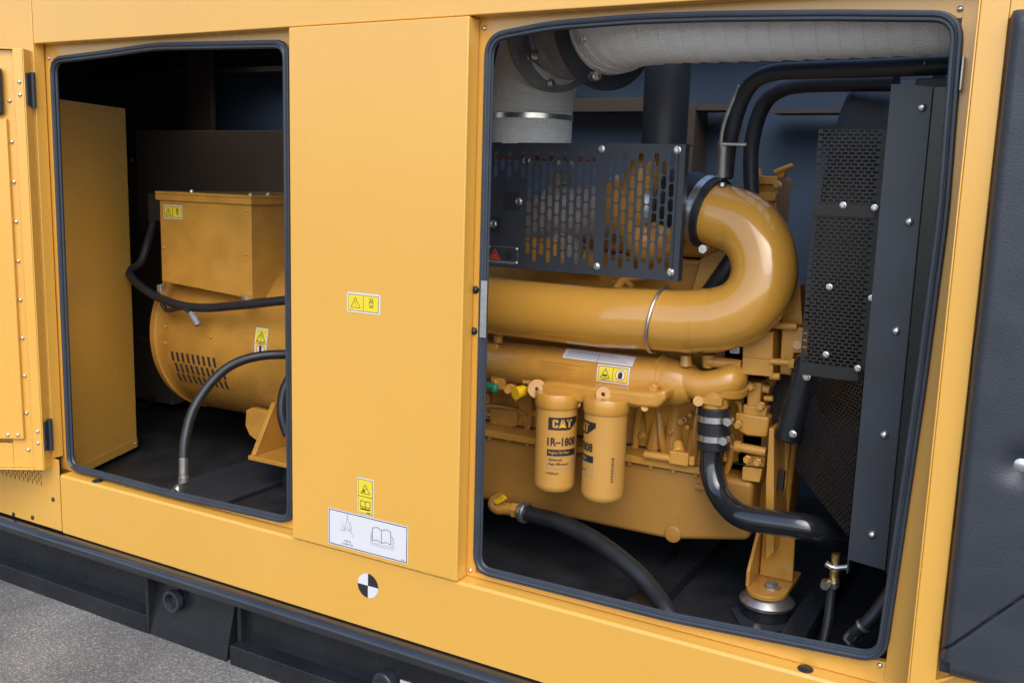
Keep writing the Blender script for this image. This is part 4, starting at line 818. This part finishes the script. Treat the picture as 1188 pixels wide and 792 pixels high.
# charging alternator / belt drive at upper right
p = V((-0.722, 0.920, 1.539))
b = MB()
for k in range(6): b.box(p[0] - .075, p[0] - .004, .80, .86, p[2] - .15 + .048 * k, p[2] - .125 + .048 * k)
b.box(p[0] - .08, p[0] - .005, .82, .98, p[2] - .45, p[2] + .11); b.pieces('front_housing', 'engine', DE, bevel=.004)
for q in ((-0.700, 0.800, 1.417), (-0.724, 0.800, 1.628), (-0.623, 0.600, 1.363)): bolt(DE, q, (0, -1, 0), .010, .012, 'engine')
b = MB(); b.prism([(-0.826, 0.880, 1.677), (-0.805, 0.880, 1.680), (-0.777, 0.880, 1.589), (-0.740, 0.880, 1.679), (V((-0.722, 0.880, 1.674))), (-0.757, 0.880, 1.564), (-0.780, 0.880, 1.558)], (0, .03, 0)); b.cyl((-0.752, 0.860, 1.665), (-0.698, 0.860, 1.687), .008); b.build('adjuster_strap', 'engine', DE, bevel=.003)
hose('breather_hose', [(-0.902, 0.620, 1.234), (-0.831, 0.600, 1.331), (-0.783, 0.590, 1.404), (-0.742, 0.600, 1.473)], .030, 'black hose slanting up behind the return bend of the yellow pipe', group='black hoses of the generator set')

# ================================================================== perforated heat guard
GD = thing('perforated_guard', (-1.2, .4, 1.35), 'black slotted sheet metal guard box covering the turbocharger', 'guard')
gx0, gx1, gz0, gz1, gy = -1.56, -.867, 1.367, 1.725, .40
m = .022
b = MB(); fw, fh = gx1 - gx0 - 2 * m, gz1 - gz0 - 2 * m
sx0 = -1.342 - gx0 - m; sx1 = -1.118 - gx0 - m; sx2 = -1.094 - gx0 - m
def keep(x, y):
    if x < sx0: return y > fh * .80
    if sx1 < x < sx2: return False
    return y > .0 + .03 * (x > fw * .8) * 0
b.perforated((gx0 + m, gy, gz0 + m), (1, 0, 0), (0, 0, 1), fw, fh, .0222, .0405, .0138, .0368, .0012, keep=keep)
for a_ in ((gx0, gx1, gy, gy + .002, gz0, gz0 + m), (gx0, gx1, gy, gy + .002, gz1 - m, gz1), (gx0, gx0 + m, gy, gy + .002, gz0 + m, gz1 - m), (gx1 - m, gx1, gy, gy + .002, gz0 + m, gz1 - m)): b.box(*a_)
SH = b.build('slotted_sheet', 'black_sheet', GD)
b = MB(); b.box(gx0, gx1 - .0025, gy + .0025, .46, gz1 - .002, gz1); b.box(gx0, gx1 - .0025, gy + .0025, .43, gz0, gz0 + .002); b.box(gx1 - .002, gx1, gy + .0025, .43, gz0, gz1); b.box(gx1 - .0195, gx1 - .0175, gy - .004, gy - .0002, gz0 + .004, gz1 - .004); b.build('box_sides', 'black_sheet', GD)
for q in ((-1.106, 0.400, 1.710), (-0.889, 0.400, 1.710), (-1.105, 0.400, 1.391), (-0.889, 0.400, 1.390)): bolt(SH, q, (0, -1, 0), .0075, .008)
b = MB(); b.box(-1.409, -1.355, gy - .0012, gy - .0002, 1.535, 1.585); b.build('access_hole', 'ink', SH)
b = MB(); b.box(-1.457, -1.416, gy - .0012, gy - .0002, 1.466, 1.511); b.build('access_hole', 'ink', SH)
for q in ((-1.355, 0.397, 1.559), (-1.437, 0.397, 1.491)): bolt(SH, q, (0, -1, 0), .009, .006)
x0, x1, z0, z1 = -1.457, -1.355, 1.379, 1.427
d = Decal(on_front(gy), ['black_sheet', 'red', 'ink', 'grey_ink']); d.rect(x0, z0, x1, z1, 'black_sheet', 0); d.box_outline(x0, z0, x1, z1, .001, 'grey_ink', 1)
zc = (z0 + z1) / 2; d.poly([(x0 + .006, zc - .014), (x0 + .044, zc - .014), (x0 + .025, zc + .018)], 'red', 1); d.warn(x0 + .025, zc + .001, .02, 'ink', 2, .002); d.circle(x0 + .072, zc, .012, 'ink', 1); d.rect(x0 + .01, z0 + .003, x1 - .01, z0 + .0055, 'grey_ink', 1)
DP = d.build('warning_plate', SH, 'dark plate with a red warning triangle on the guard')
for x in (x0 + .004, x1 - .004):
    for z in (z0 + .004, z1 - .004): bolt(SH, (x, gy - .002, z), (0, -1, 0), .005, .004, kind='dome', name='rivet')

# ================================================================== lagged exhaust duct
EX = thing('exhaust_duct', (-1.382, 0.500, 1.743), 'exhaust duct wrapped in pale woven cloth with a flanged elbow', 'exhaust duct')
r0 = .123; c0 = V((-1.393, 0.520, 1.732)); X0 = c0.x
f1 = V((-1.269, 0.420, 2.032)); f2 = V((-1.076, 0.330, 2.029)); FL_ = (f2 - f1).length; fa = (f2 - f1).normalized()
col_ = [V((X0, .52, 1.722)), V((X0, .52, 1.80)), V((X0 + .004, .515, 1.85)), V((X0 + .022, .50, 1.91)), V((X0 + .050, .475, 1.965)), f1 - fa * .006]
b = MB(); b.tube(catmull(col_, 6), r0, n=48, up=(0, -1, 0)); E1 = b.build('riser_wrap', 'cloth', EX, ang=60)
hr = .112; hy = .185; HZ = 1.905 + hr - .002
hor = [f2 + fa * .008, f2 + fa * .025, V((f2.x + .12, hy + .05, HZ + .012)), V((f2.x + .26, hy + .008, HZ + .003)), V((f2.x + .45, hy, HZ)), V((f2.x + .7, hy, HZ)), V((f2.x + 1.3, hy, HZ))]
b = MB(); hp_n = catmull(hor, 40)
ds_ = [0]
for i in range(1, len(hp_n)): ds_.append(ds_[-1] + (hp_n[i] - hp_n[i - 1]).length)
b.tube(hp_n, [hr + .02 * max(0, 1 - d_ / .28) + .0035 * ((d_ * 20.8333) % 1.0) for d_ in ds_], n=56, up=(0, -1, 0)); E2 = b.build('run_wrap', 'cloth', EX, ang=60)
def flange(p, ro, m, na, offs):
    b = MB(); b.ring(p - fa * .006, p + fa * .006, ro, .10, 64); o = b.build('flange', m, EX)
    for k in range(8):
        t = radians(45 * k + offs); e = fa.cross(V((0, 1, 0))).normalized(); q = p + (e * cos(t) + V((0, 1, 0)) * sin(t)) * (ro - .019)
        bolt(o, q + fa * .007, fa, .0095, .013); bolt(o, q - fa * .007, -fa, .0095, .01)
    return o
flange(f1, .168, 'flange', 8, 10); flange(f2, .172, 'black_sheet', 8, 22)
b = MB(); b.lathe(f1 + fa * .0065, fa, [(0, .125), (.035, .125), (.037, .132), (.044, .136), (.05, .132), (.054, .126), (.06, .132), (.067, .136), (.074, .132), (.078, .128), (FL_ - .0135, .128)], 56, caps=False); b.build('bellows', 'flange', EX)
b = MB(); b.ring((X0, .52, 1.795), (X0, .52, 1.809), r0 + .003, r0 + .0005, 48); CB = b.build('clamp_band', 'zinc', EX)

# ================================================================== fan guard, radiator, fan
FG = thing('fan_guard', (-.45, .35, .75), 'black perforated fan guard between the engine and the radiator strip', 'guard')
uy = .27; ux0, ux1 = -0.504, -0.344
b = MB(); z0, z1 = 1.212, 1.756
b.perforated((ux0, uy, z0), (1, 0, 0), (0, 0, 1), ux1 - ux0 - .02, z1 - z0, .0158, .0083, .0118, .0055, .0015, mode='row', round_=.35)
U1 = b.build('upper_mesh', 'guard_dark', FG)
b = MB(); b.box(ux1 - .0195, ux1 + .03, uy, uy + .002, z0, z1); b.box(ux0, ux1 + .03, uy, uy + .002, z0 - .03, z0 - .0005); b.box(ux0, ux1 - .02, uy - .004, uy - .001, 1.56, 1.588); b.build('mesh_frame', 'guard_dark', FG)
for q in ((-0.435, 0.264, 1.586), (-0.366, 0.264, 1.583), (-0.450, 0.264, 1.397), (-0.355, 0.264, 1.379), (-0.445, 0.264, 1.238), (-0.371, 0.264, 1.214)): bolt(FG, q, (0, -1, 0), .0055, .006)
# lower mesh: runs back and left at an angle, cut to the sloping lower edge
A, B_ = V((-0.354, 0.250, 1.192)), V((-0.547, 0.520, 1.185)); uu = (B_ - A); uu.z = 0; wid = uu.length; uu.normalize()
b = MB(); o_ = V((A.x, A.y, 0.813)); hei = A.z - o_.z + .02
shp = lambda p: (p.z - o_.z)
b.perforated(o_, uu, (0, 0, 1), wid, hei, .0170, .0088, .0125, .0058, .0015, mode='row', round_=.5)
# shear the sheet so that the far side sits higher at its bottom edge
for p in b.v:
    t = (V((p.x, p.y, 0)) - V((o_.x, o_.y, 0))).dot(uu) / wid; s_ = (p.z - o_.z) / hei
    p.z += t * (-.02 + .085 * (1 - s_))
U2 = b.build('lower_mesh', 'guard_dark', FG)
b = MB(); nrm = V((-uu.y, uu.x, 0)); nrm = -nrm if nrm.y > 0 else nrm
q0, q1 = V((-0.533, 0.500, 1.183)), V((-0.570, 0.500, 0.963)); b.tube([q0 + V((0, 0, .012)), q0, q1, q1 - V((.002, 0, .008))], [.02, .034, .034, .02], n=20); b.prism([(-0.544, 0.505, 1.188), (-0.617, 0.560, 1.143), (-0.653, 0.580, 1.016), (-0.596, 0.530, 0.962), (-0.571, 0.505, 0.957)], (.004, .05, 0)); FL2 = b.build('guard_edge', 'black_paint', FG)
for q in ((-0.526, 0.462, 1.142), (-0.549, 0.462, 0.986)): bolt(FL2, q, (0, -1, 0), .0075, .008)
b = MB(); b.hexa([(-0.589, 0.500, 0.820), (-0.568, 0.470, 0.823), V((-0.568, 0.470, 0.823)) + V((0, .02, 0)), V((-0.589, 0.500, 0.820)) + V((0, .02, 0)), (-0.586, 0.500, 0.872), (-0.565, 0.470, 0.876), V((-0.565, 0.470, 0.876)) + V((0, .02, 0)), V((-0.586, 0.500, 0.872)) + V((0, .02, 0))]); b.build('guard_tab', 'black_sheet', FG)
SHX = -.52
RD = thing('radiator', (-.28, .7, .6), 'radiator behind a black side strip with bright bolts', 'radiator')
cx0, cx1 = -.345, -.262
b = MB(); b.prism([(cx0, .20, 0.776), (cx1, .20, 0.768), (cx1, .20, 1.839), (cx1 - .05, .20, 1.845), (cx1 - .052, .2, 1.847), (cx0, .20, 1.846)], (0, .003, 0)); b.prism([(cx0, .2035, .74), (cx0, .62, .74), (cx0, .62, 1.845), (cx0, .2035, 1.845)], (.003, 0, 0)); SS = b.build('side_strip', 'black_sheet', RD)
for q in ((-0.279, 0.200, 1.797), (-0.282, 0.200, 1.557), (-0.287, 0.200, 1.318), (-0.291, 0.200, 1.082), (-0.296, 0.200, 0.846)): bolt(SS, q, (0, -1, 0), .0098, .009, kind='dome')
b = MB(); b.box(cx1 + .002, .3, .208, .22, 0.768 - .01, 1.839); b.build('side_panel', 'black_paint', RD)
b = MB(); b.box(-.30, -.02, .221, 1.5, .80, 1.86); b.build('core', 'core', RD, bevel=.005)
b = MB(); b.lathe((SHX, .87, 1.44), (1, 0, 0), [(0, .455), (0, .48), (.012, .485), (.02, .48), (.18, .48), (.19, .51), (.20, .51), (.20, .455), (0, .455)], 72, caps=False); b.build('fan_shroud', 'guard_dark', RD)
FN = thing('cooling_fan', (-.45, .87, 1.44), 'dark cooling fan seen dimly through the perforated guard', 'fan')
b = MB()
for k in range(8):
    t = 2 * pi * k / 8; e = V((0, cos(t), sin(t))); g = V((0, -sin(t), cos(t)))
    p0 = V((-.45, .87, 1.44)); b.hexa([p0 + e * .1 - g * .06 + V((-.02, 0, 0)), p0 + e * .1 + g * .06 + V((.02, 0, 0)), p0 + e * .1 + g * .06 + V((.024, 0, 0)), p0 + e * .1 - g * .06 + V((-.016, 0, 0)), p0 + e * .44 - g * .11 + V((-.035, 0, 0)), p0 + e * .44 + g * .11 + V((.035, 0, 0)), p0 + e * .44 + g * .11 + V((.039, 0, 0)), p0 + e * .44 - g * .11 + V((-.031, 0, 0))])
b.build('blades', 'black_sheet', FN); b = MB(); b.cyl((-.52, .87, 1.44), (-.41, .87, 1.44), .12, .11, 32); b.build('hub', 'black_paint', FN)

# ================================================================== hoses and pipes of the right compartment
CH = thing('coolant_hose', (-0.762, 0.470, 1.007), 'black coolant hose with two bright clamps curving down to the radiator', 'hose', 'black hoses of the generator set')
b = MB(); b.cyl((-0.766, 0.470, 1.026), (-0.761, 0.470, 0.910), .045, .045, 36); SL = b.build('hose_sleeve', 'rubber', CH, bevel=.003)
ax = V((-0.761, 0.470, 0.910)) - V((-0.766, 0.470, 1.026))
for c, q in (((-0.764, 0.470, 0.997), (-0.712, 0.455, 1.003)), ((-0.762, 0.470, 0.944), (-0.720, 0.455, 0.949))): band(SL, c, ax, .0452, .016, 'zinc', 'clamp', screw=q)
b = MB(); b.tube(catmull([(-0.766, 0.470, 0.914), (-0.763, 0.465, 0.857), (-0.737, 0.450, 0.801), (-0.692, 0.420, 0.770), (-0.636, 0.390, 0.761), (-0.557, 0.380, 0.766), (-0.480, 0.380, 0.770), (-0.433, 0.420, 0.749), (-0.391, 0.500, 0.712)], 8), .034, n=28); b.build('hose_pipe', 'rail', CH)
DH = thing('oil_drain_hose', (-1.327, 0.450, 0.616), 'thick black hose from the pan elbow sagging to the floor of the right doorway', 'hose', 'black hoses of the generator set')
b = MB(); b.tube(catmull([(-1.340, 0.450, 0.619), (-1.286, 0.440, 0.619), (-1.190, 0.410, 0.626), (-1.055, 0.360, 0.618), (-0.927, 0.310, 0.587), (-0.841, 0.270, 0.553), (-0.775, 0.220, 0.521), (-0.732, 0.200, 0.474)], 8), .025, n=24); b.build('rubber_tube', 'rubber', DH)
b = MB(); d_ = V((-1.286, 0.440, 0.619)) - V((-1.340, 0.450, 0.619)); b.lathe((-1.346, 0.450, 0.619), d_, [(0, .028), (.008, .033), (.022, .033), (.026, .031)], 26); b.build('crimp_collar', 'steel', DH)
OP = thing('vent_pipe', (-0.773, 0.500, 1.725), 'dark pipe bending over from behind the yellow return bend to the radiator top', 'pipe', 'dark pipes behind the engine')
b = MB(); b.tube(catmull([(-0.817, 0.600, 1.647), (-0.801, 0.560, 1.731), (-0.770, 0.520, 1.826), (-0.728, 0.480, 1.883), (-0.674, 0.460, 1.905), (-0.594, 0.440, 1.907), (-0.444, 0.400, 1.903), (-0.287, 0.340, 1.898), (-0.196, 0.300, 1.894)], 8), .021, n=22); b.build('pipe', 'black_sheet', OP)
b = MB(); b.tube([(-0.811, 0.550, 1.646), (-0.807, 0.530, 1.737)], .017, n=14); b.tube(catmull([(-0.812, 0.520, 1.725), (-0.805, 0.510, 1.774), (-0.785, 0.500, 1.831), (-0.762, 0.490, 1.878)]), .006, n=8); b.cyl((-0.805, 0.510, 1.731), (-0.739, 0.510, 1.730), .005); b.build('stay_rod', 'steel', OP)
b = MB(); b.cyl((-0.300, 0.330, 1.902), (-0.277, 0.330, 1.900), .008); b.build('end_plug', 'zinc', OP)
for q in ((-0.286, 0.300, 1.897),): pass
tag(hose('vent_pipe', [(-0.784, 0.750, 1.601), (-0.791, 0.740, 1.735), (-0.763, 0.720, 1.841), (-0.711, 0.700, 1.886), (-0.626, 0.680, 1.898), (-0.395, 0.600, 1.890)], .022, 'second dark pipe curving parallel behind the front vent pipe', 'black_sheet', 'pipe'), 'second dark pipe curving parallel behind the front vent pipe', 'pipe', 'dark pipes behind the engine')
ip = MB(); ip.cyl((-1.098, 0.850, 1.737), V((-1.098, 0.850, 1.737)) + V((0, 0, .62)), .07, .07, 32); tag(ip.build('intake_pipe', 'black_sheet'), 'dark vertical intake pipe rising behind the slotted guard', 'pipe', 'dark pipes behind the engine')
DV = thing('drain_valve', (-0.398, 0.360, 0.683), 'small brass drain valve with wing handle and black tube near the radiator foot', 'valve')
b = MB(); b.cyl((-0.398, 0.360, 0.724), (-0.397, 0.360, 0.692), .010); b.lathe((-0.397, 0.360, 0.692), (0, 0, -1), [(0, .013), (.012, .014), (.014, .011), (.035, .011), (.036, .014), (.055, .014)], 12); b.build('valve_body', 'brass', DV)
b = MB(); b.tube([(-0.418, 0.345, 0.699), (-0.405, 0.345, 0.693), (-0.392, 0.345, 0.692), (-0.376, 0.345, 0.698), (-0.362, 0.345, 0.703)], [.009, .006, .007, .006, .009], n=12); b.build('wing_handle', 'zinc', DV)
b = MB(); b.ring((-0.398, 0.360, 0.651), (-0.398, 0.360, 0.639), .015, .009, 20); b.cyl((-0.412, 0.345, 0.648), V((-0.412, 0.345, 0.648)) + V((0, -.02, 0)), .013, .011, 16); b.cyl((-0.392, 0.340, 0.655), (-0.391, 0.340, 0.641), .007); b.build('hose_clamp', 'zinc', DV)
b = MB(); b.tube(catmull([(-0.399, 0.360, 0.655), (-0.399, 0.350, 0.606), (-0.398, 0.330, 0.552), (-0.402, 0.300, 0.487)]), .0115, n=14); b.build('drain_tube', 'rubber', DV)
TH = thing('tank_hose', (-0.320, 0.300, 0.544), 'short black hose rising in the lower right corner of the doorway', 'hose', 'black hoses of the generator set')
b = MB(); b.tube(catmull([(-0.328, 0.260, 0.554), (-0.318, 0.260, 0.577), (-0.300, 0.260, 0.602), (-0.278, 0.270, 0.638), (-0.253, 0.280, 0.691)]), .016, n=16); b.build('rubber_tube', 'rubber', TH)
b = MB(); b.lathe((-0.334, 0.262, 0.548), V((.3, 0, .5)), [(0, .018), (.03, .018)], 6); b.ring((-0.307, 0.260, 0.593), (-0.302, 0.260, 0.600), .019, .015, 20); b.build('end_fitting', 'steel', TH)
# ================================================================== camera, light, world
cam = bpy.data.cameras.new('camera'); co = bpy.data.objects.new('camera', cam); COL.objects.link(co)
co.matrix_world = Matrix(((0.870473,-0.107122,0.480418,0.0000),(0.491280,0.128925,-0.861407,-2.0500),(0.030337,0.985851,0.164853,1.6200),(0,0,0,1)))
cam.sensor_width = 36; cam.lens = 33.943; cam.clip_start = .05; cam.clip_end = 500; SC.camera = co
SUN_EL, SUN_AZ = radians(48), radians(148)       # azimuth from +Y, clockwise
w = bpy.data.worlds.new('World'); SC.world = w; w.use_nodes = True; nt = w.node_tree
sky = nt.nodes.new('ShaderNodeTexSky'); sky.sky_type = 'NISHITA'; sky.sun_disc = False; sky.sun_elevation = SUN_EL; sky.sun_rotation = SUN_AZ
sky.air_density = 1.0; sky.dust_density = 2.0; sky.ozone_density = 1.5
nt.links.new(sky.outputs[0], nt.nodes['Background'].inputs[0]); nt.nodes['Background'].inputs[1].default_value = .15
sl = bpy.data.lights.new('sun', 'SUN'); sl.energy = 1.0; sl.angle = radians(60); sl.color = (1, .96, .9)
so = bpy.data.objects.new('sun', sl); COL.objects.link(so)
sd = V((sin(SUN_AZ) * cos(SUN_EL), cos(SUN_AZ) * cos(SUN_EL), sin(SUN_EL)))
so.rotation_euler = sd.to_track_quat('Z', 'Y').to_euler(); so.location = (0, -3, 6)
vs = SC.view_settings; vs.view_transform = 'Standard'; vs.look = 'None'; vs.exposure = EXPOSURE; vs.gamma = 1
SC.cycles.max_bounces = 8; SC.cycles.diffuse_bounces = 5; SC.cycles.glossy_bounces = 4
SC.cycles.sample_clamp_indirect = 6
